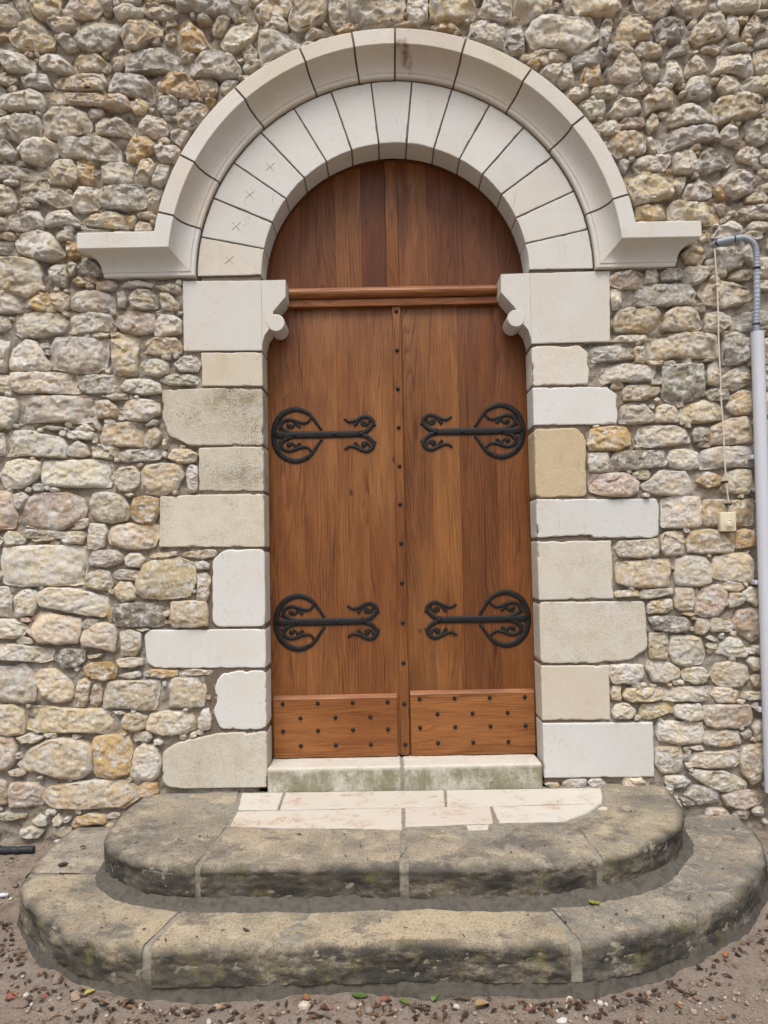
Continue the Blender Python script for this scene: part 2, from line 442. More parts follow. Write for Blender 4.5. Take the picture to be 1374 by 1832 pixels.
def mat_wood(name, axis='Z', dark=(0.086, 0.030, 0.0105), light=(0.282, 0.124, 0.043), gloss=.36):
    t = NT(name, gloss); t.b.inputs['Specular IOR Level'].default_value = .25
    tc = t.n('ShaderNodeTexCoord'); oi = t.n('ShaderNodeObjectInfo'); rnd = oi.outputs['Random']
    sx = t.n('ShaderNodeCombineXYZ'); 
    for k in range(3): t.l(t.math('MULTIPLY', rnd, (37.0, 53.0, 71.0)[k]), sx.inputs[k])
    v = t.vadd(tc.outputs['Object'], sx.outputs[0])
    st = (1, 1, .10) if axis == 'Z' else (.10, 1, 1)
    vs = t.vmul(v, st)
    # growth rings: warped distance across the board
    warp = t.noise(4.0, 3, .5, vs); 
    sep = t.n('ShaderNodeSeparateXYZ'); t.l(v, sep.inputs[0])
    across = sep.outputs[0] if axis == 'Z' else sep.outputs[2]
    ring = t.math('ADD', t.math('MULTIPLY', across, 62.0), t.math('MULTIPLY', warp, 24.0))
    saw = t.math('FRACT', ring)
    late = t.ramp(saw, .45, .97)
    late = t.math('MULTIPLY', late, t.ramp(t.noise(6, 2, .5, vs), .34, .60, .25, 1.0))
    fig = t.noise(22, 5, .65, vs, dist=.5)
    fib = t.noise(230, 5, .75, t.vmul(v, (1, 1, .03) if axis == 'Z' else (.03, 1, 1)))
    f = t.math('ADD', t.math('MULTIPLY', late, .40), t.math('MULTIPLY', t.ramp(fig, .3, .7), .36))
    f = t.math('ADD', f, t.math('MULTIPLY', t.ramp(fib, .35, .62), .30))
    c = t.mix(t.math('MINIMUM', f, 1.0), light, dark)
    c = t.mix(t.ramp(t.noise(2.6, 4, .6, t.vmul(v, (1, 1, .35) if axis == 'Z' else (.35, 1, 1))), .40, .66, 0, .75), c, t.mix(1, c, (.62, .50, .46), 'MULTIPLY'))     # broad darker figure
    # rays and flecks of quarter-sawn oak
    fl = t.ramp(t.noise(36, 4, .7, t.vmul(v, (1, 1, .5) if axis == 'Z' else (.5, 1, 1)), dist=1.2), .60, .72, 0, .35)
    c = t.mix(fl, c, t.mix(1, c, (1.5, 1.42, 1.3), 'MULTIPLY'))
    # knots
    kv = t.n('ShaderNodeTexVoronoi'); t.l(t.vmul(v, (1, 0, .55) if axis == 'Z' else (.55, 0, 1)), kv.inputs['Vector']); kv.inputs['Scale'].default_value = 3.1
    kn = t.ramp(t.math('ADD', kv.outputs['Distance'], t.math('MULTIPLY', t.noise(45, 5, .75), .10)), .062, .105, 1, 0)
    c = t.mix(t.math('MULTIPLY', kn, .8), c, (0.035, 0.016, 0.009))
    hv = t.math('ADD', t.math('MULTIPLY', rnd, .30), .86)
    c = t.mix(1.0, c, t.attr('tint'), 'MULTIPLY')
    vm = t.n('ShaderNodeVectorMath', operation='SCALE'); t.l(c, vm.inputs[0]); t.l(hv, vm.inputs['Scale'])
    n = t.bump(fib, .22, .002); n = t.bump(late, -.2, .0015, n)
    return t.done(vm.outputs[0], n, t.ramp(fig, .3, .7, gloss-.05, gloss+.14))
def mat_step():
    t = NT('old_step_stone', 0.9); g = t.attr('grime', True); tint = t.attr('tint')
    wv = t.vadd(t.pos, t.vmul(t.noise(5, 3, .6, out=1), (.12, .12, .05)))
    c = t.mix(t.ramp(t.noise(2.6, 5, .65, wv), .34, .64), t.mix(1, tint, (.60, .60, .62), 'MULTIPLY'), t.mix(1, tint, (1.12, 1.06, .98), 'MULTIPLY'))
    c = t.mix(t.ramp(t.noise(10, 6, .75, wv), .50, .66, 0, .8), c, (0.45, 0.385, 0.28))
    c = t.mix(t.ramp(t.noise(4.2, 6, .75, t.vadd(wv, (3, 7, 1))), .50, .64, 0, .85), c, (0.120, 0.110, 0.098))
    c = t.mix(t.ramp(t.noise(16, 5, .7, t.vadd(wv, (8, 2, 5))), .55, .70, 0, .7), c, (0.26, 0.165, 0.085))
    c = t.mix(t.ramp(t.noise(110, 4, .75), .50, .64, 0, .72), c, (0.070, 0.062, 0.050))
    c = t.mix(t.ramp(t.noise(85, 3, .7, t.vadd(t.pos, (1, 9, 4))), .62, .72, 0, .7), c, (0.54, 0.50, 0.43))
    # lichen crust on risers
    li = t.ramp(t.noise(6.5, 6, .72, t.vadd(t.pos, (5, 2, 8)), (.6, .6, 1.6)), .30, .54)
    c = t.mix(t.math('MULTIPLY', li, g), c, (0.050, 0.046, 0.038))
    mo = t.ramp(t.noise(9, 5, .7, t.vadd(t.pos, (2, 2, 5))), .52, .70, 0, .8)
    c = t.mix(t.math('MULTIPLY', mo, g), c, (0.155, 0.135, 0.055))
    wl = t.ramp(t.noise(55, 4, .65, t.vadd(t.pos, (8, 1, 2))), .66, .73, 0, .7)
    c = t.mix(t.math('MULTIPLY', wl, g), c, (0.46, 0.43, 0.36))
    n = t.bump(t.noise(30, 6, .7), .6, .014); n = t.bump(t.noise(150, 4, .7), .6, .005, n)
    return t.done(c, n)
def mat_paving():
    t = NT('pale_paving', 0.75); c = t.attr('tint')
    st = t.math('MULTIPLY', t.ramp(t.noise(9, 6, .72, dist=.4), .50, .66), t.ramp(t.noise(80, 4, .75), .36, .6))
    c = t.mix(t.math('MULTIPLY', st, .8), c, (0.33, 0.18, 0.075))
    c = t.mix(t.ramp(t.noise(16, 4, .6, t.vadd(t.pos, (4, 1, 2))), .5, .75, 0, .4), c, (0.52, 0.42, 0.31))
    return t.done(c, t.bump(t.noise(90, 5, .6), .25, .004))
def mat_sill():
    t = NT('sill_limestone', 0.88); g = t.attr('grime', True)
    c = t.mix(t.noise(7, 4, .6), (0.46, 0.42, 0.35), (0.60, 0.57, 0.51))
    c = t.mix(t.ramp(t.noise(24, 5, .7), .56, .72, 0, .6), c, (0.36, 0.27, 0.19))
    a = t.ramp(t.noise(7, 5, .7, t.vadd(t.pos, (1, 3, 5)), (1, 1, .6)), .33, .60)
    c = t.mix(t.math('MULTIPLY', a, t.math('MULTIPLY', g, .85)), c, (0.165, 0.160, 0.085))
    s = t.ramp(t.noise(70, 4, .7), .60, .70)
    c = t.mix(t.math('MULTIPLY', s, t.math('ADD', t.math('MULTIPLY', g, .8), .1)), c, (0.05, 0.05, 0.04))
    return t.done(c, t.bump(t.noise(60, 6, .7), .6, .009))
def mat_ground():
    t = NT('packed_earth', 0.95)
    c = t.mix(t.noise(2.2, 5, .6), (0.215, 0.165, 0.125), (0.30, 0.25, 0.205))
    c = t.mix(t.ramp(t.noise(14, 5, .7), .5, .68, 0, .75), c, (0.125, 0.087, 0.062))
    c = t.mix(t.ramp(t.noise(120, 3, .7), .56, .70, 0, .6), c, (0.42, 0.36, 0.29))
    c = t.mix(t.ramp(t.noise(70, 3, .7, t.vadd(t.pos, (6, 3, 1))), .58, .70, 0, .7), c, (0.075, 0.055, 0.042))
    n = t.bump(t.noise(45, 6, .72), .9, .02); n = t.bump(t.noise(200, 3, .7), .6, .005, n)
    return t.done(c, n)
def mat_tinted(name, rough=.85, bump=.004, sc=120, var=.35):
    t = NT(name, rough); c = t.attr('tint'); n = t.noise(sc, 4, .65)
    c = t.mix(t.ramp(n, .4, .7, 0, var), c, t.mix(1, c, (.5, .48, .45), 'MULTIPLY'))
    return t.done(c, t.bump(n, .5, bump))

M_RUB, M_MORT, M_DRESS = mat_rubble(), mat_mortar(), mat_dressed()
M_WOODV = mat_wood('oiled_oak_upright', 'Z'); M_WOODH = mat_wood('oiled_oak_level', 'X')
M_IRON = mat_plain('black_forged_iron', (0.010, 0.010, 0.0105), .62, .4, 60, .003, .3)
M_STEP, M_PAVE, M_SILL, M_GROUND = mat_step(), mat_paving(), mat_sill(), mat_ground()
M_JOINT = mat_plain('brown_joint_mortar', (0.16, 0.125, 0.095), .95, .35, 90, .006)
M_CEM = mat_tinted('grey_cement', .93, .012, 30, .75)
M_PVC = mat_plain('white_plastic', (0.54, 0.565, 0.62), .42, .12, 5, 0, .5)
M_FLEX = mat_plain('grey_flexible_plastic', (0.30, 0.34, 0.40), .5, .1, 8, 0, .5)
M_BLACK = mat_plain('black_plastic', (0.03, 0.03, 0.035), .5, .2, 20)
M_BEIGE = mat_plain('beige_plastic', (0.62, 0.55, 0.40), .45, .05, 10, 0, .5)
M_CABLE = mat_plain('ivory_cable', (0.60, 0.55, 0.46), .5, .1, 10)
M_PEB = mat_tinted('pebble', .85, .004); M_LEAF = mat_tinted('leaf', .6, .002, 90, .3)
M_PENCIL = mat_plain('pencil_line', (0.44, 0.43, 0.415), .9, .1, 60)
# ------------------------------------------------------------------ survey of the rubble stones
# tile origin and scale of each survey sheet, then one line per stone: colour key, outline
TILES = {'A': (0, 0, 2.748), 'B': (0, 460, 2.748), 'C': (0, 940, 2.748), 'D': (400, 0, 2.29), 'E': (900, 0, 2.899), 'F': (900, 460, 2.899), 'G': (900, 940, 2.899), 'S': (0, 1380, 1.963)}
TRACE = {
'A': """c 0 15 55 30 85 55 110 95 80 115 30 130 0 130
c 40 0 110 0 150 50 155 85 125 95 85 50
y 150 20 200 0 295 0 295 40 275 75 250 90 205 95 170 75
c 290 50 330 20 390 0 480 5 495 45 470 80 410 90 340 85
g 490 0 560 0 545 50 510 70
w 565 40 610 22 690 20 700 60 690 85 640 80 590 95 570 75
w 705 60 720 20 820 20 855 40 845 75 800 95 740 80
g 565 0 690 0 690 15 600 20
g 885 0 1215 0 1220 25 1180 60 1120 80 1000 60 890 45
y 50 160 150 95 190 110 275 200 260 235 190 255 90 235 50 195
c 230 110 280 85 345 85 385 120 380 145 330 155 275 155
g 270 180 345 170 380 205 385 245 330 255
g 370 180 405 115 480 105 560 110 592 155 565 215 520 250 450 258 390 225
y 595 165 610 130 670 110 740 115 795 135 790 180 720 200 680 245 620 240
o 0 170 45 150 40 185 0 215
c 800 110 855 100 870 120 800 150
o 860 150 920 95 960 145 1000 165 1010 205 1040 245 1000 255 890 250 870 190
c 965 85 1010 80 1045 105 1030 120 975 115
c 1045 130 1090 80 1130 100 1090 180 1050 165
c 1140 85 1210 85 1225 110 1160 115
c 1085 210 1130 145 1190 120 1265 120 1260 170 1210 230 1150 255 1100 235
c 1190 240 1235 222 1265 255 1260 290 1200 300
w 5 270 60 260 160 295 165 350 100 355 40 350 10 315
w 197 285 235 265 290 275 345 320 350 360 280 355 205 325
y 360 290 400 265 480 270 535 320 540 350 440 355 375 360
c 560 280 610 270 615 330 590 355 560 345
g 620 280 700 260 790 240 880 270 885 350 800 355 700 350 625 365
c 890 270 930 250 955 270 930 305 895 305
g 895 350 930 295 990 260 1060 265 1130 280 1175 330 1175 370 1090 385 1020 375 910 370
w 1190 320 1260 295 1295 310 1240 360 1200 355
w 0 370 65 375 80 400 40 420 0 410
g 110 395 150 365 225 370 245 430 180 435 125 430
c 258 395 330 385 460 370 500 360 525 410 470 445 400 450 290 430
g 540 410 580 365 690 370 740 420 755 490 690 480 540 460
o 780 410 830 365 910 365 965 415 980 460 950 490 860 475 790 450
c 965 400 1010 380 1065 400 1070 440 1030 485 985 470
w 1080 420 1110 390 1170 395 1150 430 1110 465 1085 450
w 0 480 90 470 140 440 200 470 225 515 200 550 110 540 0 535
c 225 460 290 445 390 475 540 475 615 475 625 530 560 545 460 520 380 510 270 510 225 490
y 630 500 690 490 740 510 700 560 660 550
w 760 500 810 475 870 480 885 510 850 555 810 560 775 535
c 880 490 930 485 925 515 885 520
c 870 560 900 510 980 510 1025 545 980 610 930 640 880 625
o 1010 490 1060 490 1040 530 1020 530
g 0 585 100 570 180 580 205 630 195 680 110 700 30 680 0 650
c 210 590 250 535 340 530 410 560 450 620 430 665 300 690 215 670
c 470 610 510 585 580 580 630 610 660 640 655 680 580 660 490 660
w 680 640 730 570 800 590 835 625 820 660 760 680 690 665
g 800 565 860 570 865 590 820 590
w 835 640 925 640 930 665 890 720 845 690
g 0 690 40 700 85 760 60 790 0 770
w 95 740 140 690 230 685 275 710 275 760 210 810 120 790
w 280 715 340 680 470 675 540 690 580 735 580 785 500 780 420 775 310 770
o 620 745 660 685 720 675 765 710 755 745 690 790 630 780
c 770 690 815 672 835 690 825 710 790 712
w 760 730 790 710 860 720 885 740 860 800 800 800 775 775
w 0 810 60 820 130 840 220 835 220 870 120 880 0 880
c 230 870 275 790 350 790 375 830 375 880 330 900 250 895
o 385 800 460 800 460 870 450 910 400 905 385 860
w 500 830 545 805 620 805 645 840 645 890 600 905 520 890
c 665 880 700 790 740 785 765 820 750 860 710 910 680 905
w 750 870 790 820 835 820 820 880 790 920 755 905
w 0 895 50 920 80 995 60 1030 0 1040
c 95 930 200 895 235 905 240 930 130 940
w 100 945 220 930 290 935 350 965 345 1010 280 1020 220 990 110 960
w 355 980 390 920 480 930 495 1000 480 1030 400 1040 360 1020
g 490 940 560 920 690 910 715 950 715 1020 640 1030 500 1020
c 720 930 790 920 800 940 770 1040 725 1030
g 100 980 150 975 190 1000 170 1020 110 1020
w 55 1080 120 1035 190 1045 215 1085 210 1130 120 1145 60 1125
w 220 1080 250 1045 330 1035 385 1075 400 1110 300 1105 220 1110
y 405 1095 450 1055 550 1045 625 1055 640 1110 610 1125 480 1110
o 620 1080 660 1060 670 1080 650 1125
c 675 1060 740 1045 780 1065 760 1080 690 1072
w 660 1110 680 1095 740 1100 745 1135 660 1140
c 0 1060 30 1080 45 1130 0 1150
c 360 1150 400 1130 520 1128 535 1142 400 1145 370 1175
w 85 1200 130 1150 200 1140 250 1160 290 1200 310 1245 250 1280 170 1275 100 1240
g 0 1190 60 1190 80 1220 60 1250 0 1245
o 330 1195 380 1200 390 1260 345 1270 330 1240
c 0 1290 80 1270 180 1290 210 1360 200 1430 130 1460 40 1430 0 1400
g 245 1340 270 1310 320 1305 330 1360 320 1410 260 1400
w 330 1300 355 1285 375 1300 370 1340 340 1355
d 385 1320 420 1290 480 1290 505 1340 500 1360 440 1370 390 1350""",
'B': """o 355 115 390 98 475 105 470 130 380 138
y 478 125 560 120 575 140 550 165 480 165
g 590 125 680 120 750 130 740 150 650 150 595 150
c 765 145 850 130 888 150 885 180 800 170
w 0 165 60 170 105 195 130 235 90 270 0 275
o 135 210 165 175 230 175 260 220 275 265 190 265 140 240
c 245 185 300 170 340 190 340 240 310 275 270 255
w 345 205 385 170 470 165 550 190 555 245 480 275 400 265 350 245
w 575 175 605 168 625 210 610 240 580 240
c 640 200 670 165 730 165 770 195 770 250 700 260 645 255
c 790 180 830 175 880 235 870 258 800 260
w 0 290 40 295 50 340 20 365 0 365
w 55 340 90 285 200 275 290 280 330 320 310 365 230 385 110 395 70 370
w 330 320 370 285 450 272 540 285 560 330 550 355 470 365 340 375
c 545 250 570 255 572 280 550 285
p 565 320 590 270 680 265 750 290 770 330 760 365 680 378 600 360
w 755 365 790 290 850 285 890 310 890 375 820 390 765 385
c 768 270 790 262 795 285 775 295
c 545 375 590 372 595 390 550 400
w 0 390 40 400 45 450 30 560 0 565
w 45 510 70 450 130 410 180 420 205 465 250 530 240 550 160 560 60 550
w 195 425 235 420 245 445 205 455
g 253 440 290 405 380 398 460 405 525 410 530 480 510 545 440 575 330 555 260 545
y 553 410 580 385 660 382 680 420 675 490 670 580 560 578 552 500
y 697 405 770 395 860 400 893 440 880 475 800 478 700 465
w 692 535 710 508 780 502 830 515 825 570 780 585 710 575
w 860 530 900 495 970 488 985 520 970 560 890 565
w 785 605 850 578 960 578 990 600 980 628 840 628
w 62 600 75 575 180 570 380 575 385 610 380 665 250 670 90 665 65 640
g 390 590 470 580 560 585 580 640 570 668 440 668 400 645
w 595 640 630 605 720 600 780 620 790 665 700 678 620 660
w 0 580 40 580 55 620 50 660 0 665
w 503 685 560 675 620 675 625 700 560 703
w 95 690 120 680 300 685 450 690 468 720 460 800 380 815 240 805 180 800 95 825 88 770
c 470 715 490 705 540 705 575 745 570 785 475 790
w 608 755 630 715 680 698 740 703 775 725 780 765 730 805 650 800 615 785
w 0 680 70 695 88 740 80 790 50 840 0 845
w 455 810 475 795 500 850 490 860
w 510 800 550 795 565 812 515 818
w 365 845 420 820 460 850 440 858
w 330 875 345 855 480 862 490 885 470 897 340 892
g 155 830 230 828 340 840 340 858 250 850
y 498 870 520 822 620 815 700 820 715 850 705 910 690 930 600 930 500 915
w 718 825 760 800 785 805 770 825 725 832
c 708 900 730 850 765 835 792 870 780 905 740 940 710 930
w 800 900 820 900 822 935 808 948
w 26 890 55 855 140 855 210 875 300 885 320 930 315 985 240 980 130 970 30 980
w 0 865 20 865 25 970 0 980
w 330 940 385 905 425 930 440 975 400 985 340 975
y 453 935 475 918 550 930 580 940 578 985 540 995 460 985
g 585 960 660 945 770 945 785 970 775 995 700 1005 600 1008
c 825 985 850 945 930 945 965 970 955 1005 880 1015
w 8 1070 40 1010 100 995 170 1000 195 1015 190 1060 155 1110 100 1135 30 1130
w 200 1050 225 1005 330 1000 480 1000 530 1010 542 1060 530 1125 480 1130 300 1125 220 1120
c 565 1070 590 1040 650 1030 685 1060 685 1120 650 1150 590 1150 570 1120
c 697 1060 720 1025 800 1015 890 1020 900 1070 870 1140 800 1165 720 1160 698 1120
w 915 1060 935 1025 970 1030 972 1150 925 1155
c 610 1165 650 1160 660 1170 640 1180
p 0 1155 50 1160 85 1270 70 1330 0 1340
w 65 1170 110 1155 140 1180 95 1240 75 1220
p 90 1270 120 1200 200 1165 330 1160 400 1190 415 1250 390 1300 300 1335 200 1340 110 1310
c 445 1200 465 1165 530 1160 600 1175 635 1230 620 1290 560 1305 480 1295 455 1260
o 645 1270 660 1190 720 1175 775 1190 780 1250 750 1320 680 1310
w 350 1335 400 1285 435 1285 430 1320 390 1340
g 60 1350 150 1340 300 1350 405 1350 415 1380 300 1385 120 1378""",
'C': """w 432 70 445 -5 470 -5 515 0 525 30 510 100 470 115 435 110
c 537 50 560 5 640 -10 770 0 775 45 750 105 640 118 545 90
w 20 60 40 28 100 40 130 60 110 95 30 98
c 150 55 200 40 280 45 275 75 170 80
c 290 60 330 35 400 30 412 60 405 90 320 95
w 18 180 35 115 140 100 300 105 410 108 415 150 405 285 300 290 150 295 30 285
g 435 165 460 125 560 122 600 145 595 180 530 205 445 195
w 610 165 640 135 690 140 710 165 690 205 625 200
c 725 155 760 140 865 128 870 150 800 165
c 890 135 960 125 1065 118 1070 155 990 165 900 150
w 960 180 1000 175 1030 190 1025 215 975 220
c 970 245 1010 235 1035 255 1030 330 1010 370 968 365 975 300
c 418 285 430 235 480 222 535 230 550 290 530 320 490 318 430 300
g 553 235 600 215 680 225 690 255 670 272 570 262
c 565 310 590 280 640 280 670 320 660 360 600 375 568 350
y 678 290 700 200 760 175 880 165 950 200 960 270 930 345 820 358 720 350 682 330
w 0 310 40 305 55 370 45 440 0 450
w 75 365 95 330 140 315 180 330 178 400 160 440 85 450
w 190 345 230 310 330 308 440 330 520 360 525 420 500 450 420 440 300 415 210 400
o 520 420 545 400 555 470 535 475
d 555 395 640 385 800 390 805 430 805 490 720 498 570 495 560 450
y 838 430 850 380 930 370 1010 375 1022 430 1015 490 940 500 860 495 838 470
w 0 460 70 465 135 500 110 540 60 555 0 545
c 138 525 165 450 200 432 290 445 390 460 390 520 380 575 290 582 190 570
g 398 475 430 455 490 465 470 495 410 515
c 400 560 430 500 500 475 555 490 570 530 560 620 500 600 410 590
c 595 530 640 515 690 535 690 600 660 640 600 635
w 75 565 115 545 160 565 155 585 90 585
w 0 580 70 585 160 600 260 610 270 650 230 670 120 665 0 655
d 265 650 290 610 360 605 415 620 420 660 380 695 310 700
o 415 700 450 675 540 672 570 700 560 750 500 765 430 740
c 430 640 500 632 490 650 440 655
w 570 665 640 648 700 655 700 685 650 700 590 700
w 575 740 630 725 680 720 690 745 640 757
c 672 510 720 505 735 515 700 525
o 735 710 780 708 870 715 870 740 790 750 738 745
c 885 715 960 708 1060 715 1050 732 960 738 890 735
w 0 690 60 700 120 680 155 730 175 800 165 860 120 870 50 865 0 850
c 165 750 200 715 260 710 320 740 360 800 350 850 280 870 210 840
c 370 840 385 770 420 755 445 775 435 850 415 890 375 885
p 442 850 460 785 490 778 502 810 500 860 475 895 450 885
c 512 850 540 775 650 765 775 765 778 820 760 900 700 905 600 890 515 900
c 835 790 850 752 930 755 995 750 1010 800 1000 890 930 895 835 890 840 840
w 550 915 600 908 620 925 570 930
y 135 960 160 895 260 895 380 905 470 900 545 925 570 960 570 1015 480 1020 350 1015 220 1015 140 1000
c 0 890 60 885 115 910 120 960 110 1020 40 1030 0 1020
y 595 970 620 930 680 920 720 940 715 990 680 1015 610 1005
c 720 985 745 930 820 915 920 915 965 945 960 990 900 1025 800 1030 725 1010
w 975 960 995 908 1025 905 1040 950 1030 1000 985 1005
c 80 1045 140 1025 210 1040 190 1065 110 1070
c 105 1170 150 1110 230 1060 330 1045 420 1075 445 1110 435 1200 380 1240 280 1235 180 1205 120 1200
o 445 1130 460 1045 560 1035 630 1040 645 1110 630 1220 560 1245 480 1230 450 1190
w 640 1235 665 1110 710 1075 760 1090 795 1165 780 1230 740 1255 660 1250
w 755 1060 775 1050 800 1068 790 1080 760 1078
p 0 1040 60 1045 80 1090 70 1160 30 1200 0 1200
o 680 1290 710 1265 770 1265 780 1310 760 1335 685 1335
p 45 1300 70 1260 180 1270 220 1300 210 1370 110 1385 50 1385
y 215 1340 250 1290 400 1260 600 1255 665 1290 670 1340 600 1390 500 1370 400 1395 260 1385
c 0 1250 30 1260 45 1320 30 1370 0 1375
c 45 1210 85 1195 130 1215 120 1230 60 1230""",
'S': """w 112 175 135 155 160 165 165 190 130 192
c 187 165 205 150 220 175 215 190 190 190
o 252 185 270 160 330 145 370 155 375 180 310 185 260 195
c 0 160 30 145 90 150 85 165 20 175""",
'D': """c 130 40 165 10 215 0 275 15 260 50 230 80 190 95 140 75
c 275 70 300 10 330 0 405 0 420 30 410 90 360 115 300 120 278 95
w 430 50 440 0 490 0 498 50 495 100 450 110 435 85
c 508 40 530 0 725 0 738 20 725 85 660 105 560 105 515 75
w 755 30 765 0 835 0 835 70 800 95 755 80
y 838 30 870 0 1000 0 1040 40 1020 80 940 95 870 85
w 1045 60 1070 5 1090 0 1165 0 1180 60 1150 85 1090 75
w 165 110 205 75 240 75 262 105 255 125 200 135
w 145 190 150 120 250 130 300 165 315 185 200 245 160 250 150 220
c 335 145 360 125 440 130 450 140 340 170
o 460 120 510 100 550 110 540 130 470 135
c 640 105 700 95 800 95 805 115 730 110
o 845 110 900 95 970 110 980 140 850 120
w 1005 150 1020 100 1080 88 1150 100 1160 150 1150 200 1080 180 1020 160
g 1165 110 1215 95 1230 150 1230 215 1180 220 1165 170
c 1165 85 1190 70 1205 90 1180 100
c 400 110 415 100 440 125 420 130""",
'E': """c 55 40 90 0 250 0 255 20 200 80 100 115 65 90
c 345 10 370 0 600 0 610 30 570 75 500 80 450 70 390 80
w 290 0 330 0 350 40 330 65
c 655 0 855 0 860 50 830 90 780 95 700 60
c 865 0 1040 0 1045 40 1000 85 950 85 880 30
w 1115 30 1160 0 1320 0 1325 45 1260 60 1150 55
c 1335 0 1374 0 1374 35 1340 30
w 120 170 160 120 210 90 330 100 440 95 470 140 500 160 480 210 420 250 370 280 300 250 150 255
w 500 240 510 130 545 90 565 100 565 150 540 240
y 565 195 590 160 610 110 680 70 770 80 775 150 760 190 700 215 640 210
d 790 150 810 105 870 90 940 110 950 160 930 200 860 220 800 200
c 955 140 985 95 1010 85 1000 130 965 150
c 960 190 1000 140 1050 90 1130 75 1155 130 1145 180 1080 210 1020 230
w 1160 150 1165 85 1190 70 1215 95 1220 190 1180 200
c 1240 200 1260 130 1300 80 1335 100 1330 150 1280 200
w 535 260 550 230 640 225 680 260 660 275 590 290
c 685 270 710 220 770 215 825 240 820 285 760 295
w 835 270 870 245 960 235 1000 255 930 280 840 295
c 1025 245 1080 230 1140 250 1110 275 1040 265
w 1170 240 1230 222 1300 240 1295 255 1180 255
w 1310 220 1374 195 1374 240 1315 245
c 140 270 190 255 300 262 325 275 325 310 210 335 150 305
w 200 370 240 335 350 335 360 400 360 445 300 445 200 395
g 358 310 390 265 470 255 530 280 540 320 500 340 420 345 370 355
o 400 430 415 350 495 335 505 380 505 430 440 440
w 548 370 590 320 610 275 650 275 715 330 720 390 700 415 640 430 565 415
g 725 370 750 330 790 335 810 390 790 435 750 420
w 835 420 850 370 855 310 890 310 930 375 935 420 880 430
w 940 385 950 340 1000 285 1050 290 1065 345 1040 370 960 400
w 1085 380 1120 330 1120 295 1200 300 1280 260 1295 310 1295 380 1260 400 1190 375
c 1305 320 1310 260 1374 255 1374 380 1320 375
o 120 330 150 310 185 325 185 360 140 345
w 320 480 340 455 430 445 440 485 400 520 340 505
c 460 475 480 445 560 440 590 470 580 500 510 510
p 615 470 650 440 760 440 780 455 760 485 640 490
c 730 520 780 475 830 465 870 490 880 545 800 565 740 600
w 945 470 970 415 1040 400 1075 450 1075 490 1030 510 960 505
w 1115 450 1140 405 1195 400 1220 440 1215 480 1150 495
w 1225 445 1270 410 1374 390 1374 480 1320 480 1250 465
w 400 545 430 515 510 525 525 560 510 610 450 620 425 590
w 550 590 580 540 620 515 700 530 708 570 650 605 580 615
p 600 645 630 620 720 612 740 640 700 665 610 668
w 470 650 500 630 580 625 605 670 590 690 530 695
c 740 640 770 580 795 590 805 660 760 690
w 835 640 860 585 950 545 1000 550 1080 600 1095 635 1000 640 890 655
y 1095 560 1130 510 1250 488 1330 490 1365 560 1300 600 1200 630 1110 640
y 530 710 560 695 700 683 740 700 740 780 690 800 600 825 560 780
w 745 720 770 715 790 790 770 795
g 795 720 850 685 990 655 1100 650 1125 720 1040 730 930 760 820 790
w 1125 700 1160 655 1210 665 1225 710 1190 750 1140 740
g 1250 660 1280 625 1360 620 1374 700 1320 750 1270 720
w 675 860 690 820 790 800 860 805 865 850 830 885 700 890
w 600 840 630 820 652 850 635 895 610 880
w 885 870 890 810 970 785 1010 830 1010 890 960 905 890 890
g 1020 880 1025 800 1070 770 1110 800 1190 820 1170 860 1100 880 1060 905
w 1215 800 1250 765 1310 770 1345 815 1310 855 1230 830
y 635 930 650 905 870 905 880 950 880 1010 800 1040 690 1060 660 1000
w 885 960 900 920 945 925 940 970 915 1005
w 935 1010 960 960 1010 930 1080 970 1080 1015 1010 1040 945 1035
g 1105 960 1150 920 1220 880 1290 880 1320 930 1290 990 1200 1030 1140 1000
o 1085 990 1110 970 1155 1025 1130 1040
o 690 1075 740 1065 830 1058 840 1130 760 1145 695 1140
y 862 1090 890 1050 1080 1055 1120 1140 1100 1160 1030 1170 1020 1140 870 1138
o 1010 1230 1040 1190 1070 1210 1070 1240 1030 1260
y 925 1320 960 1285 1030 1285 1050 1330 1020 1370 950 1370
w 1085 1230 1120 1180 1180 1150 1230 1175 1240 1220 1150 1245
c 1215 1090 1270 1065 1374 1070 1374 1150 1320 1130 1230 1110
c 1340 960 1374 920 1374 990 1345 1000
w 1340 840 1355 800 1374 790 1374 870
c 1090 1050 1150 1085 1130 1120 1100 1075
g 1100 1290 1200 1280 1250 1330 1230 1390 1150 1400
g 1240 1290 1300 1250 1310 1340 1290 1380 1240 1340
w 1330 1340 1374 1320 1374 1420 1340 1430
w 1060 1350 1120 1330 1160 1390 1160 1430 1080 1430""",
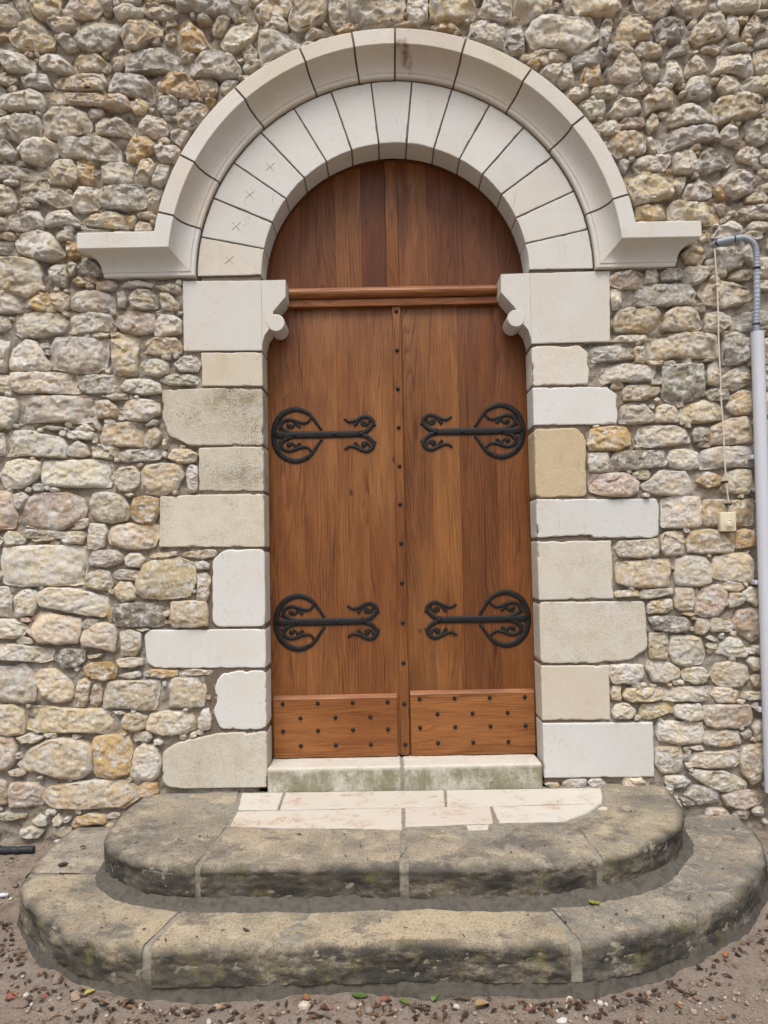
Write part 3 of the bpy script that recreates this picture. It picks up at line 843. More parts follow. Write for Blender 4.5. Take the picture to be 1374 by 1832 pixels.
'F': """p 555 115 580 85 650 70 715 90 730 130 700 160 600 165 560 145
g 735 110 745 65 795 65 805 120 790 145 735 140
g 820 80 850 65 915 68 930 110 870 125 820 125
w 930 90 960 50 1060 45 1080 80 1020 130 990 145 940 120
w 560 170 600 168 613 230 600 270 570 270 560 220
g 625 240 650 175 720 150 850 145 950 140 990 170 990 250 880 250 750 255 640 250
y 580 350 595 285 660 265 780 262 820 290 830 380 720 390 590 385
c 835 370 850 290 890 262 980 270 1010 310 1025 360 980 380 880 382
c 1015 180 1040 135 1110 130 1200 140 1290 170 1310 200 1230 240 1140 260 1050 240
w 1050 360 1055 300 1120 285 1175 310 1180 345 1130 390 1060 390
g 1180 330 1210 295 1310 280 1374 300 1374 375 1250 380 1190 360
w 560 435 575 408 740 402 742 435 660 440
c 740 460 760 415 870 400 990 390 1090 405 1110 440 1105 515 980 520 900 515 745 530
g 440 490 465 465 600 460 670 465 672 525 580 535 470 545
c 680 480 700 460 735 460 735 550 690 545
g 1140 500 1150 410 1220 390 1285 400 1285 535 1210 550 1140 555
w 1345 430 1374 390 1374 530 1350 520
c 740 540 830 535 825 560 760 560
g 835 545 880 535 895 555 840 568
w 1020 540 1070 525 1095 535 1060 545
w 480 585 520 565 640 558 780 565 785 600 770 640 680 645 580 640 520 660
w 765 640 820 630 825 660 770 665
d 828 600 840 570 940 558 1030 562 1040 600 1040 710 960 745 870 752 830 730
w 1055 590 1065 560 1105 555 1125 640 1110 665 1055 655
c 1140 620 1180 590 1260 560 1285 590 1285 650 1200 690 1145 670
c 615 705 640 670 730 668 800 680 808 700 740 740 630 748
g 1045 705 1080 685 1160 690 1172 735 1080 748
y 1160 780 1190 720 1240 690 1288 700 1288 810 1200 815
w 780 740 800 730 815 745 790 757
w 600 845 620 780 660 755 730 765 780 820 780 855 700 862 610 858
c 788 840 800 780 840 765 890 775 915 830 900 855 800 855
c 915 840 930 785 1040 745 1110 760 1135 800 1130 840 1060 855 930 865
o 440 970 460 890 540 882 630 885 655 920 650 970 590 1000 460 1000
w 700 940 715 890 800 875 890 875 940 900 970 960 880 975 780 980 710 980
d 985 920 1000 885 1060 885 1072 915 1060 960 990 960
c 1075 945 1085 880 1180 845 1260 830 1285 880 1285 960 1180 970 1085 970
c 1355 850 1374 840 1374 960 1358 950
w 445 1060 450 1018 540 1015 553 1060 545 1110 455 1112
d 570 1060 590 1015 680 1005 820 1005 845 1050 830 1085 720 1100 575 1102
w 857 1050 870 1000 960 995 1010 1020 1012 1090 950 1100 870 1085
w 1020 1060 1040 1005 1130 985 1285 985 1295 1040 1290 1085 1150 1088 1035 1100
p 455 1175 490 1135 570 1122 650 1128 700 1170 700 1210 650 1240 550 1240 460 1220
w 715 1180 760 1160 820 1110 940 1112 970 1160 985 1225 930 1240 840 1235 730 1210
o 1000 1160 1060 1115 1145 1140 1145 1180 1060 1200
c 1130 1200 1150 1120 1230 1100 1290 1110 1292 1200 1270 1225 1140 1215
w 820 1290 830 1255 900 1245 1010 1245 1025 1300 1020 1390 920 1400 830 1395
y 1035 1310 1060 1260 1180 1265 1290 1255 1300 1310 1290 1385 1150 1395 1050 1385
w 1350 1120 1374 1110 1374 1220 1358 1215
w 1352 560 1374 560 1374 690 1355 680
c 1356 700 1374 700 1374 830 1358 815""",
'G': """c 835 -20 880 -30 980 -25 990 5 900 12 840 10
c 585 120 605 85 700 80 790 72 805 110 795 160 700 168 610 160
c 825 60 850 35 930 35 945 80 930 150 850 155 825 120
y 960 80 985 35 1060 22 1195 30 1205 80 1180 145 1080 145 965 135
o 1205 100 1215 30 1250 20 1310 30 1312 100 1270 115 1210 122
y 590 240 600 195 700 185 850 180 858 240 850 315 720 325 595 300
w 890 250 900 185 960 162 1050 165 1085 220 1085 295 1000 315 900 305
c 1090 230 1100 165 1180 150 1270 145 1297 180 1295 280 1260 298 1150 285 1095 275
c 580 350 600 338 700 335 705 365 640 373 585 370
g 712 350 730 332 870 325 875 355 800 372 715 380
y 748 420 770 390 870 383 880 430 840 455 750 455
c 890 390 900 325 980 330 995 380 980 440 920 440 892 420
p 1000 450 1010 360 1050 320 1120 315 1160 350 1165 410 1120 470 1040 472
c 1118 300 1130 282 1230 300 1250 325 1220 345 1150 335
c 1170 400 1175 350 1230 350 1265 385 1220 420 1180 425
w 1245 350 1270 320 1328 325 1330 400 1310 420 1260 385
d 765 480 820 472 940 478 965 500 950 550 870 555 790 540
c 995 520 1010 485 1060 490 1070 530 1040 565 1000 560
c 1075 520 1085 485 1180 483 1195 520 1180 550 1085 553
p 1195 500 1220 445 1290 430 1335 440 1335 580 1290 600 1230 560 1200 530
c 760 620 765 560 850 560 857 620 850 690 760 690
w 862 650 880 580 960 575 1025 585 1045 670 1030 715 950 730 890 710
w 1050 580 1075 568 1112 595 1095 608
w 1100 660 1130 620 1190 575 1230 600 1270 650 1265 680 1180 682
o 925 460 960 447 1000 458 970 472
c 1265 710 1280 680 1340 690 1342 750 1300 755
w 555 770 565 730 640 722 720 725 720 790 690 815 575 820
w 745 740 760 705 840 702 915 745 910 790 850 815 790 810
c 928 770 950 740 1040 738 1072 775 1050 810 1000 825 940 800
c 1080 775 1110 720 1180 705 1260 730 1275 790 1230 835 1140 838 1090 810
c 558 870 575 835 615 832 612 910 565 905
y 625 885 645 845 740 845 822 845 820 900 740 915 650 910
w 835 880 845 840 950 838 1070 835 1080 890 1040 912 900 910 835 910
c 1080 880 1100 840 1170 835 1215 860 1200 915 1120 920
c 1235 890 1240 863 1340 865 1345 900 1280 907
w 568 975 590 930 650 920 685 960 670 1000 575 1000
y 708 995 725 930 800 925 885 920 885 970 830 985 770 1005
w 890 960 900 928 1020 925 1037 970 1030 1000 960 1018 900 990
p 1045 1000 1050 940 1130 930 1270 935 1285 980 1275 1030 1200 1050 1060 1040
p 1285 940 1300 915 1325 915 1315 960
w 805 1080 815 1025 940 1020 1030 1020 1035 1070 1025 1125 920 1138 820 1115
c 1038 1110 1060 1065 1150 1060 1220 1070 1235 1130 1150 1148 1060 1140
g 1230 1080 1280 1060 1290 1095 1260 1110
c 1295 1050 1320 1010 1355 1010 1360 1110 1310 1115
c 790 1220 800 1155 920 1150 935 1200 925 1280 820 1285
c 975 1215 1000 1180 1100 1175 1220 1170 1225 1220 1190 1250 1050 1258 985 1245
c 1225 1210 1250 1150 1320 1125 1360 1140 1362 1230 1330 1320 1290 1340 1240 1280
w 965 1155 1030 1140 1045 1165 990 1165
w 975 1290 1000 1270 1150 1275 1260 1330 1250 1370 1120 1380 1020 1330
g 940 1180 975 1165 970 1220 940 1225
p 1140 1400 1200 1370 1310 1380 1340 1440 1250 1470 1160 1450
g 940 1400 1000 1350 1110 1360 1120 1430 1010 1450
c 1280 790 1310 770 1340 780 1335 840 1300 835
d 920 1410 990 1420 1000 1450 940 1455""",
}
# ------------------------------------------------------------------ main dimensions (metres, wall face at y = 0)
XC, ZC, R_IN, R_OUT = 0.093, 3.252, 0.779, 1.150
XL, XR = XC-R_IN, XC+R_IN
REVEAL = 0.185                                  # depth of the opening to the rebate
Z_UP, Z_LO, Z_SILL = 0.30, 0.125, 0.435         # upper tread, lower tread, sill top

# ------------------------------------------------------------------ ground
def gz(x, y):
    return -0.005+0.045*np.clip(y, -4, 0.3)+.042*np.clip(1+np.asarray(y)/.6, 0, 1)
def build_ground():
    xs = np.r_[-60, -30, -14, -7, -4.2, np.linspace(-3.0, 3.0, 320), 4.2, 7, 14, 30, 60]
    ys = np.r_[-80, -40, -18, -9, -5.5, -3.6, np.linspace(-2.7, 0.2, 160), 0.35]
    X, Y = np.meshgrid(xs, ys, indexing='ij'); P = np.c_[X.ravel(), Y.ravel(), np.zeros(X.size)]
    fine = np.clip((3.2-np.abs(P[:, 0]))*2, 0, 1)*np.clip((P[:, 1]+3.0)*2, 0, 1)
    z = gz(P[:, 0], P[:, 1])+fine*(fbm(P, 2.2, 3)*0.03+fbm(P, 14, 3, .6)*0.012+fbm(P, 50, 2)*0.004)
    P[:, 2] = z
    tag(mk('ground', P, grid_faces(len(xs), len(ys)), M_GROUND, origin=(0, 0, 0)), kind='structure')
build_ground()
def ground_z(x, y):
    P = np.array([[x, y, 0.0]])
    return float(gz(x, y)+fbm(P, 2.2, 3)[0]*0.03+fbm(P, 14, 3, .6)[0]*0.012)

# ------------------------------------------------------------------ dressed stones: outlines on the wall plane
def wp(pts): return np.array([[W(u, v)[0], W(u, v)[2]] for u, v in pts])
def jamb(side, pts):
    """outline read off the survey; 'I' marks the arris of the opening"""
    out = []
    for u, v in pts:
        if u == 'I':
            q = W(472 if side < 0 else 960, v); out.append([XL if side < 0 else XR, q[2]])
        else:
            q = W(u, v); out.append([q[0], q[2]])
    return np.array(out)
NEW = (0.572, 0.570, 0.543); CREAM = (0.55, 0.505, 0.42); OCHRE = (0.49, 0.405, 0.265); OLD = (0.56, 0.52, 0.435); PALE = (0.572, 0.574, 0.553)
# side, tint, grime, roughness, edge wear, corner radius, proud, outline
JAMBS = [
 (-1, CREAM, .10, .0005, .0020, .006, .004, [(359, 631), ('I', 630), ('I', 691), (362, 691)]),
 (-1, OLD, .95, .0016, .0045, .020, .002, [(290, 697), (380, 694), ('I', 695), ('I', 797), (338, 797), (322, 788), (302, 782), (290, 745)]),
 (-1, OLD, .70, .0016, .0035, .012, .000, [(355, 801), ('I', 798), ('I', 879), (356, 879)]),
 (-1, OLD, .50, .0014, .0035, .010, .003, [(286, 888), (350, 885), ('I', 883), ('I', 979), (284, 979)]),
 (-1, PALE, .0, .0004, .0020, .035, .004, [(380, 1002), (402, 983), ('I', 982), ('I', 1121), (390, 1122), (380, 1112)]),
 (-1, PALE, .05, .0004, .0025, .012, .002, [(258, 1138), (266, 1127), ('I', 1125), ('I', 1195), (276, 1196), (262, 1184)]),
 (-1, PALE, .0, .0006, .0060, .030, .005, [(384, 1225), (392, 1206), (430, 1199), ('I', 1200), ('I', 1302), (462, 1305), (396, 1306), (383, 1280)]),
 (-1, (.53, .50, .43), .42, .0016, .0060, .020, .006, [(291, 1345), (318, 1328), (392, 1311), ('I', 1308), ('I', 1409), (330, 1411), (300, 1408), (290, 1396)]),
 (1, (.58, .55, .49), .15, .0009, .0045, .020, .004, [('I', 619), (1040, 618), (1053, 632), (1055, 688), ('I', 691)]),
 (1, PALE, .0, .0004, .0025, .006, .003, [('I', 693), (1085, 692), (1104, 706), (1105, 759), ('I', 761)]),
 (1, OCHRE, .34, .0010, .0025, .030, .003, [('I', 767), (1032, 765), (1048, 782), (1050, 888), ('I', 891)]),
 (1, PALE, .03, .0004, .0035, .012, .005, [('I', 893), (1174, 892), (1179, 905), (1178, 957), (1165, 963), (1062, 962), (1058, 957), (1000, 960), ('I', 963)]),
 (1, (.56, .535, .475), .24, .0007, .0030, .010, .003, [('I', 968), (1094, 967), (1098, 1071), ('I', 1074)]),
 (1, (.57, .54, .475), .36, .0008, .0030, .030, .004, [('I', 1077), (1154, 1075), (1159, 1160), (1130, 1180), (1060, 1187), ('I', 1187)]),
 (1, (.545, .50, .42), .06, .0004, .0015, .004, .003, [('I', 1191), (1091, 1190), (1092, 1288), ('I', 1289)]),
 (1, PALE, .02, .0004, .0018, .008, .006, [('I', 1294), (1168, 1292), (1171, 1390), ('I', 1392)]),
]
def impost(side):
    """big block under the arch, with the corbel and roll that carry the transom"""
    if side < 0: blk = [(327, 503), ('I', 502), ('I', 627), (329, 628)]; pl = [(511, 501), (511, 531), (488, 558)]; c = (494, 578); vt = 502
    else: blk = [(1091, 485), ('I', 489), ('I', 615), (1091, 611)]; pl = [(896, 491), (896, 523), (921, 550)]; c = (923, 570); vt = 489
    A = wp(pl); ctr = wp([c])[0]; r = 0.050; s = -side; ed = XL if side < 0 else XR
    top = W(470 if side < 0 else 950, vt)[2]
    nb = np.array([[ctr[0]-s*.012, ctr[1]+.04], [ctr[0]-s*.03, ctr[1]-.02], [ed+s*.014, ctr[1]-.070], [ed+s*.002, ctr[1]-.115]])
    C = np.vstack([[[ed, top]], A, nb, [[ed, ctr[1]-.125]]])
    B = jamb(side, blk)
    if side < 0: B[1, 0] = B[2, 0] = XL-.0006
    else: B[1, 0] = B[2, 0] = XR+.0006
    return B, ctr, r, C
IMP = [impost(-1), impost(1)]

# ------------------------------------------------------------------ the rubble wall
def extend(P_px):
    P_px = P_px.copy(); P_px[P_px[:, 0] < 1.5, 0] -= 26; P_px[P_px[:, 0] > 1372.5, 0] += 26; P_px[P_px[:, 1] < 1.0, 1] -= 26
    return P_px
STONES = []
for tl, txt in TRACE.items():
    ox, oy, s = TILES[tl]
    for ln in txt.split('\n'):
        f = ln.split(); v = np.array(f[1:], float).reshape(-1, 2)/s+[ox, oy]
        v = extend(v); STONES.append((f[0], wp(v), v[:, 1].mean()))
GX0, GZ0, CELL = -3.3, -0.5, 0.006
NX, NZ = int(6.9/CELL), int(6.0/CELL)
OCC = np.zeros((NX, NZ), bool)
def raster(P, grow=0.0):
    P = ccw(P)
    if grow:
        c = centroid(P); d = P-c; P = c+d*(1+grow/np.maximum(np.linalg.norm(d, axis=1), .01))[:, None]
    i0, j0 = np.floor((P.min(0)-[GX0, GZ0])/CELL).astype(int); i1, j1 = np.ceil((P.max(0)-[GX0, GZ0])/CELL).astype(int)
    i0, j0, i1, j1 = max(i0, 0), max(j0, 0), min(i1, NX-1), min(j1, NZ-1)
    if i1 <= i0 or j1 <= j0: return
    x, z = np.meshgrid(GX0+(np.arange(i0, i1)+.5)*CELL, GZ0+(np.arange(j0, j1)+.5)*CELL, indexing='ij')
    ins = np.zeros(x.shape, bool)
    for k in range(len(P)):
        a, b = P[k], P[(k+1) % len(P)]
        if a[1] == b[1]: continue
        cr = ((a[1] > z) != (b[1] > z)) & (x < (b[0]-a[0])*(z-a[1])/(b[1]-a[1])+a[0])
        ins ^= cr
    OCC[i0:i1, j0:j1] |= ins
for key, P, py in STONES: raster(P, .004)
for J in JAMBS: raster(jamb(J[0], J[7]), .008)
for I in IMP: raster(I[0], .008)
_t = np.linspace(0, math.pi, 60); RH = R_OUT+0.245
raster(np.array([[XC+RH*math.cos(a), ZC+RH*math.sin(a)] for a in _t]))
raster(np.array([[XC-1.80, ZC-.01], [XC+1.74, ZC-.01], [XC+1.74, ZC+.225], [XC-1.80, ZC+.225]]))
raster(np.array([[XL, 0.0], [XR, 0.0], [XR, ZC], [XL, ZC]]))
raster(np.array([[-1.75, -.5], [1.9, -.5], [1.9, .08], [-1.75, .08]])); raster(np.array([[-1.36, 0], [1.5, 0], [1.5, .28], [-1.36, .28]]))
FILL = []
def darts(sizes, tries, inside_frame):
    global OCC
    for (w, h) in sizes:
        I = np.zeros((NX+1, NZ+1), np.int32); stale = 0
        I[1:, 1:] = OCC.cumsum(0).cumsum(1)
        a, b = max(2, int(w/CELL)), max(2, int(h/CELL)); placed = []
        cand = np.c_[RNG.integers(0, NX-a, tries), RNG.integers(0, NZ-b, tries)]
        full = I[cand[:, 0]+a, cand[:, 1]+b]-I[cand[:, 0], cand[:, 1]+b]-I[cand[:, 0]+a, cand[:, 1]]+I[cand[:, 0], cand[:, 1]]
        for (i, j) in cand[full == 0]:
            x, z = GX0+(i+a/2)*CELL, GZ0+(j+b/2)*CELL
            inside = -2.25 < x < 2.30 and z < 4.86
            if inside != inside_frame or (z < 0.0): continue
            if OCC[i:i+a, j:j+b].any(): continue
            OCC[i:i+a, j:j+b] = True
            n = RNG.integers(6, 9); th = np.sort((np.arange(n)+RNG.uniform(-.25, .25, n))/n*2*math.pi); k = RNG.uniform(.86, 1.12, n)
            cs, sn = np.cos(th), np.sin(th); sq = 1/np.maximum(np.maximum(abs(cs), abs(sn)), .01)**.65
            placed.append(np.c_[x+cs*k*sq*w*.50, z+sn*k*sq*h*.50])
        FILL.extend(placed)
darts([(.30, .13), (.22, .115), (.17, .09), (.12, .08)], 60000, False)
darts([(.135, .06), (.10, .055), (.07, .05), (.085, .032), (.055, .030), (.036, .030), (.030, .022)], 60000, True)
darts([(.06, .04), (.04, .03)], 30000, False)
PAL = {'w': (0.665, 0.630, 0.565), 'c': (0.615, 0.548, 0.440), 'y': (0.60, 0.512, 0.365), 'o': (0.54, 0.395, 0.22),
       'g': (0.49, 0.47, 0.43), 'd': (0.32, 0.30, 0.265), 'p': (0.54, 0.45, 0.385)}
def vary(c, s=.10):
    c = np.array(c)*(1+RNG.normal(0, s))*(1.04 if s > .05 else 1.0); return np.clip(c*(1+RNG.normal(0, .012 if s > .05 else .002, 3)), .02, .8)

wall = empty('rubble_wall', (0, 0.1, 0), 'tall wall of rough pale rubble stones in sandy mortar around the arched doorway', 'wall')
# solid masonry core with the mortar face in front, opening free only as far as the block behind the doors
xs = np.arange(-3.25, 3.5, .0135); zs = np.arange(-.45, 5.4, .0135)
X, Z = np.meshgrid(xs, zs, indexing='ij'); P = np.c_[X.ravel(), np.zeros(X.size), Z.ravel()]
hh = np.clip(-0.018+fbm(P, 3, 2)*0.020+fbm(P, 16, 3, .6)*0.020+fbm(P, 50, 3)*0.012, -.06, -.002)
up = np.clip((P[:, 2]-2.6)/1.5, 0, 1); hh = hh-(.35+.65*up)*np.clip(fbm(P+7, 13, 2)-.10, 0, .5)*0.12
P[:, 1] = -hh
cx, cz = X+.00675, Z+.00675
hole = ((np.abs(cx-XC) < R_IN+.05) & (cz < ZC) & (cz > .28)) | (((cx-XC)**2+(cz-ZC)**2 < (R_IN+.06)**2) & (cz >= ZC))
nz = len(zs); fs = []
for i in range(len(xs)-1):
    for j in range(nz-1):
        if not hole[i, j]: fs.append([i*nz+j, (i+1)*nz+j, (i+1)*nz+j+1, i*nz+j+1])
mk('mortar', P, fs, M_MORT, wall)
core = [rbox((-3.25, .12, -.45), (XL-.05, .7, 5.4), 3), rbox((XR+.05, .12, -.45), (3.5, .7, 5.4), 3), rbox((XL-.05, .12, ZC+R_IN+.06), (XR+.05, .7, 5.4), 3),
        rbox((XL-.05, .32, -.45), (XR+.05, .69, ZC+R_IN+.06), 3)]  # unseen block added behind the doors to keep sky light out of the gaps
V, Fc, T = join_meshes([(v, f, (0.3, .27, .22)) for v, f in core])
mk('wall_core_and_light_block', V, Fc, M_MORT, wall, smooth=False)

STONES.sort(key=lambda s: -abs(area2(ccw(s[1]))))
small = []
for k, (key, P, py) in enumerate(STONES):
    wild = float(np.clip(0.85-(py-250)/900.0, .12, .85)); size = math.sqrt(abs(area2(ccw(P))))
    H = (0.010+0.060*size+RNG.uniform(0, .012))*(0.80+.45*wild)
    S, fc = rubble_shape(P, min(H, .042), RNG, wild, n=64 if size > .09 else 40)
    V = on_wall(S, RNG.uniform(-.004, .010)); t = vary(PAL[key], .10)
    if k < 299: mk('stone', V, fc, M_RUB, wall, tint=t)
    else: small.append((V, fc, t))
for P in FILL:
    key = RNG.choice(list('wwwcccgyp')); zc = P[:, 1].mean(); size = math.sqrt(abs(area2(ccw(P))))
    inside = -2.25 < P[:, 0].mean() < 2.30 and zc < 4.86
    if inside and RNG.random() < (.25 if size > .06 else .80): continue
    S, fc = rubble_shape(P, .008+.07*size, RNG, .7 if zc > 2.6 else .4, n=40 if size > .06 else 20)
    small.append((on_wall(S, RNG.uniform(-.010, .008)), fc, vary(PAL[key], .10)))
V, Fc, T = join_meshes(small)
tag(mk('small_stones', V, Fc, M_RUB, wall, tint=T), kind='stuff')
print('stones', len(STONES), 'fill', len(FILL))

# ------------------------------------------------------------------ doorway of dressed stone
sur = empty('stone_doorway', (XC, 0.0, Z_UP), 'round arched doorway of pale cut limestone with moulded hood and toothed jambs', 'doorway')
for (sd, tint, gr, rg, ew, rc, proud, pts) in JAMBS:
    P = jamb(sd, pts)
    S, fc = dressed_shape(P, REVEAL, RNG, bevel=.007, rough=rg, edge=ew, step=.012, round_c=rc)
    if gr > .45 and sd < 0:                                       # old blocks: dark crust heaviest in one patch
        mx, mz = P.max(0)[0], P.max(0)[1]; pz, px0 = P.min(0)[1], P.min(0)[0]
        cx_, cz_ = (mx-.14, mz-.07) if gr > .9 else ((mx-.12, pz+.09) if gr > .6 else (px0+.2, pz+.1))
        gr = gr*.62+1.15*np.exp(-(((S[:, 0]-cx_)/.17)**2+((S[:, 1]-cz_)/.10)**2)*1.2)*(gr > .6)
    o = mk('jamb_stone', on_wall(S, -proud), fc, M_DRESS, sur, tint=vary(tint, .03), grime=gr)
    if tint is OCHRE: o['label'] = 'ochre yellow jamb stone'
    elif np.mean(gr) > .4: o['label'] = 'dark weathered jamb stone'
for sd, (P, ctr, r, CP) in zip((-1, 1), IMP):
    S, fc = dressed_shape(P, REVEAL, RNG, bevel=.003, rough=.0005, edge=.0008, step=.012)
    it = (.565, .555, .522)
    b = mk('impost_block', on_wall(S, -.004), fc, M_DRESS, sur, tint=it, grime=.03)
    CP = ccw(CP); n = len(CP)          # the corbel is sawn to a profile right through the wall's face
    V = np.r_[np.c_[CP[:, 0], np.full(n, -.0045), CP[:, 1]], np.c_[CP[:, 0], np.full(n, REVEAL), CP[:, 1]]]
    mk('corbel', V, [list(range(n)), list(range(2*n-1, n-1, -1))]+[[i, n+i, n+(i+1) % n, (i+1) % n] for i in range(n)], M_DRESS, b, smooth=False, tint=it, grime=.0)
    n = 36; th = np.linspace(0, 2*math.pi, n, endpoint=False); rr = [(0, r*.03), (0, r-.003), (.003, r), (REVEAL+.004, r)]
    V = np.concatenate([np.c_[ctr[0]+q*np.cos(th), np.full(n, -.009+d), ctr[1]+q*np.sin(th)] for d, q in rr])
    mk('corbel_roll', V, [[k*n+i, k*n+(i+1) % n, (k+1)*n+(i+1) % n, (k+1)*n+i] for k in range(3) for i in range(n)]+[list(range(n))], M_DRESS, b, smooth=False, tint=it, grime=.0)
def arc(r, a0, a1, n): return [[XC-r*math.cos(a), ZC+r*math.sin(a)] for a in np.linspace(a0, a1, n)]
VT = [CREAM, NEW, NEW, PALE, NEW, PALE, NEW, PALE, NEW, NEW, NEW, PALE, (.55, .505, .445), NEW, PALE]
for k in range(15):
    a0, a1 = math.radians(12*k), math.radians(12*(k+1)); g = .0042
    P = np.array(arc(R_IN, a0+g/R_IN, a1-g/R_IN, 7)+arc(R_OUT, a1-g/R_OUT, a0+g/R_OUT, 9))
    if k == 0: P[0, 1] += .004; P[-1, 1] += .004
    if k == 14: P[6, 1] += .004; P[7, 1] += .004
    S, fc = dressed_shape(P, REVEAL, RNG, bevel=.0035, rough=.0004, edge=.0010, step=.014)
    vtint = vary(tuple(.5*(q+w_) for q, w_ in zip(VT[k], NEW)), .022)
    proud = .003+RNG.uniform(0, .003)
    v = mk('voussoir', on_wall(S, -proud), fc, M_DRESS, sur, tint=vtint, grime=.02)
    if k in (0, 1, 2, 3):                    # the mason's faint pencil crosses
        am = (a0+a1)/2; c = np.array([XC-.97*math.cos(am), ZC+.97*math.sin(am)]); parts = []
        for q in (.7, -.85):
            d = np.array([math.cos(q), math.sin(q)])*.035; nn = np.array([-d[1], d[0]])/.035*.0007
            Q = np.array([c-d-nn, c+d-nn, c+d+nn, c-d+nn]); y0, y1 = -proud-.0022, -proud+.004
            Vq = np.r_[np.c_[Q[:, 0], np.full(4, y0), Q[:, 1]], np.c_[Q[:, 0], np.full(4, y1), Q[:, 1]]]
            parts.append((Vq, [[0, 1, 2, 3], [0, 4, 5, 1], [1, 5, 6, 2], [2, 6, 7, 3], [3, 7, 4, 0]], (.4, .4, .4)))
        Vq, Fq, _ = join_meshes(parts); mk('pencil_cross', Vq, Fq, M_PENCIL, v, smooth=False)
# moulded hood: profile (w outwards from the arch, p forward of the wall)
RH0 = R_OUT+.009
HP = [(0, -.10), (0, .026), (.006, .031), (.022, .031), (.027, .036)]
HP += [(.027+.100*math.sin(a), .036+.099*(1-math.cos(a))) for a in np.linspace(.12, math.pi/2, 12)]
HP += [(.1275, .137), (.131, .1405), (.216, .1405), (.221, .136), (.222, -.10)]
HP = np.array(HP)
def dens(P, step=.02):
    out = [P[0]]
    for a, b in zip(P[:-1], P[1:]):
        n = max(1, int(np.linalg.norm(b-a)/step))
        for k in range(1, n+1): out.append(a+(b-a)*k/n)
    return np.array(out)
HPd = dens(HP)
def hood_arch(a0, a1, prof, ends=True, seed=0, step=.018):
    n = max(3, int((a1-a0)*1.3/step)); st = []
    for a in np.linspace(a0, a1, n):
        st.append(np.c_[XC-(RH0+prof[:, 0])*math.cos(a), -prof[:, 1], ZC+(RH0+prof[:, 0])*math.sin(a)])
    return st
def sweep(st, caps=True, rough=.0012, seed=0.0):
    k = len(st[0]); V = np.concatenate(st); V = V+(fbm(V+seed, 7, 2)*rough+fbm(V+seed, 40, 2)*rough*.5)[:, None]*np.array([0, 1, 0])
    fs = grid_faces(len(st), k)
    if caps: fs += [list(range(k)), [(len(st)-1)*k+i for i in range(k)][::-1]]
    return V, fs
HJ = [13.9, 28.6, 49.4, 67.6, 80.6, 91.0, 108.2, 125.4, 142.4, 164.0]
HT = [(.57, .54, .485), (.595, .575, .535), (.57, .535, .47), (.565, .525, .46), (.58, .55, .495), (.545, .495, .435), (.58, .54, .465), (.575, .545, .49), (.59, .57, .535)]
for k in range(9):
    g = .0055/RH0
    V, fs = sweep(hood_arch(math.radians(HJ[k])+g, math.radians(HJ[k+1])-g, HPd if k != 5 else dens(HP, .008), step=.018 if k != 5 else .008), seed=k*3.7)
    tv = np.tile(vary(HT[k], .02), (len(V), 1))
    if k == 5:                                                # reddish brown run under the top edge
        for (cx_, cz_, rx_, rz_, am_) in ((.175, 4.515, .022, .060, .85), (.135, 4.548, .030, .018, .7), (.205, 4.47, .012, .05, .5)):
            w_ = np.clip(1.25-np.hypot((V[:, 0]-cx_)/rx_, (V[:, 2]-cz_)/rz_)+fbm(V, 60, 2)*.8, 0, 1)*am_; tv = tv*(1-w_[:, None])+np.array([.16, .075, .055])*w_[:, None]
    o = mk('hood_stone', V, fs, M_DRESS, sur, smooth=False, tint=tv, grime=.05 if k in (2, 3, 5, 6) else .02)
    if k == 5: o['label'] = 'hood stone with a reddish brown stain at the crown of the arch'
def springer(side, L0, aj):
    st = []; w, p = HPd[:, 0], HPd[:, 1]; pe = np.maximum(p, 0)
    def put(x, y, z): st.append(np.c_[x, y, z])
    xe = -(L0+pe)
    put(xe, np.full(len(w), .10), ZC+w)
    for t in np.linspace(0, 1, 4): put(xe, .02*(1-t)-np.maximum(p, -.1)*t, ZC+w)
    xm = -np.sqrt((RH0+w)**2-w**2)
    for t in np.linspace(.04, 1, 26): put(xe+(xm-xe)*t, -p, ZC+w)
    am = np.arcsin(w/(RH0+w))
    for t in np.linspace(.1, 1, 14):
        a = am+(math.radians(aj)-.0055/RH0-am)*t
        put(-(RH0+w)*np.cos(a), -p, ZC+(RH0+w)*np.sin(a))
    V, fs = sweep(st, seed=side*11.0)
    V[:, 0] = XC+V[:, 0]*(1 if side < 0 else -1)
    if side > 0: fs = [f[::-1] for f in fs]
    return V, fs
V, fs = springer(-1, 1.656, HJ[0]); mk('hood_springer', V, fs, M_DRESS, sur, smooth=False, tint=(.585, .582, .558), grime=.02)
V, fs = springer(1, 1.590, 180-HJ[-1]); mk('hood_springer', V, fs, M_DRESS, sur, smooth=False, tint=(.578, .572, .543), grime=.03)
# recessed joint mortar behind the arch stones
st = []
pj = dens(np.array([(R_IN+.004-RH0, -.17), (R_IN+.004-RH0, .0-.004), (.006, -.004), (.006, -.10)]), .05)
for a in np.linspace(0.004, math.pi-.004, 90): st.append(np.c_[XC-(RH0+pj[:, 0])*math.cos(a), -pj[:, 1], ZC+(RH0+pj[:, 0])*math.sin(a)])
sv = sweep(st, rough=.002); st = []
pj = dens(np.array([(.004, -.05), (0.004, .012), (.027, .027)]+[(a+.004, b-.008) for a, b in HP[5:-1]]+[(.216, -.05)]), .05)
for a in np.linspace(math.radians(HJ[0]-.7), math.radians(HJ[-1]+.7), 90): st.append(np.c_[XC-(RH0+pj[:, 0])*math.cos(a), -pj[:, 1], ZC+(RH0+pj[:, 0])*math.sin(a)])
V, fs = sweep(st, rough=.002); 
jm = [(*sv, (0, 0, 0)), (V, fs, (0, 0, 0))]
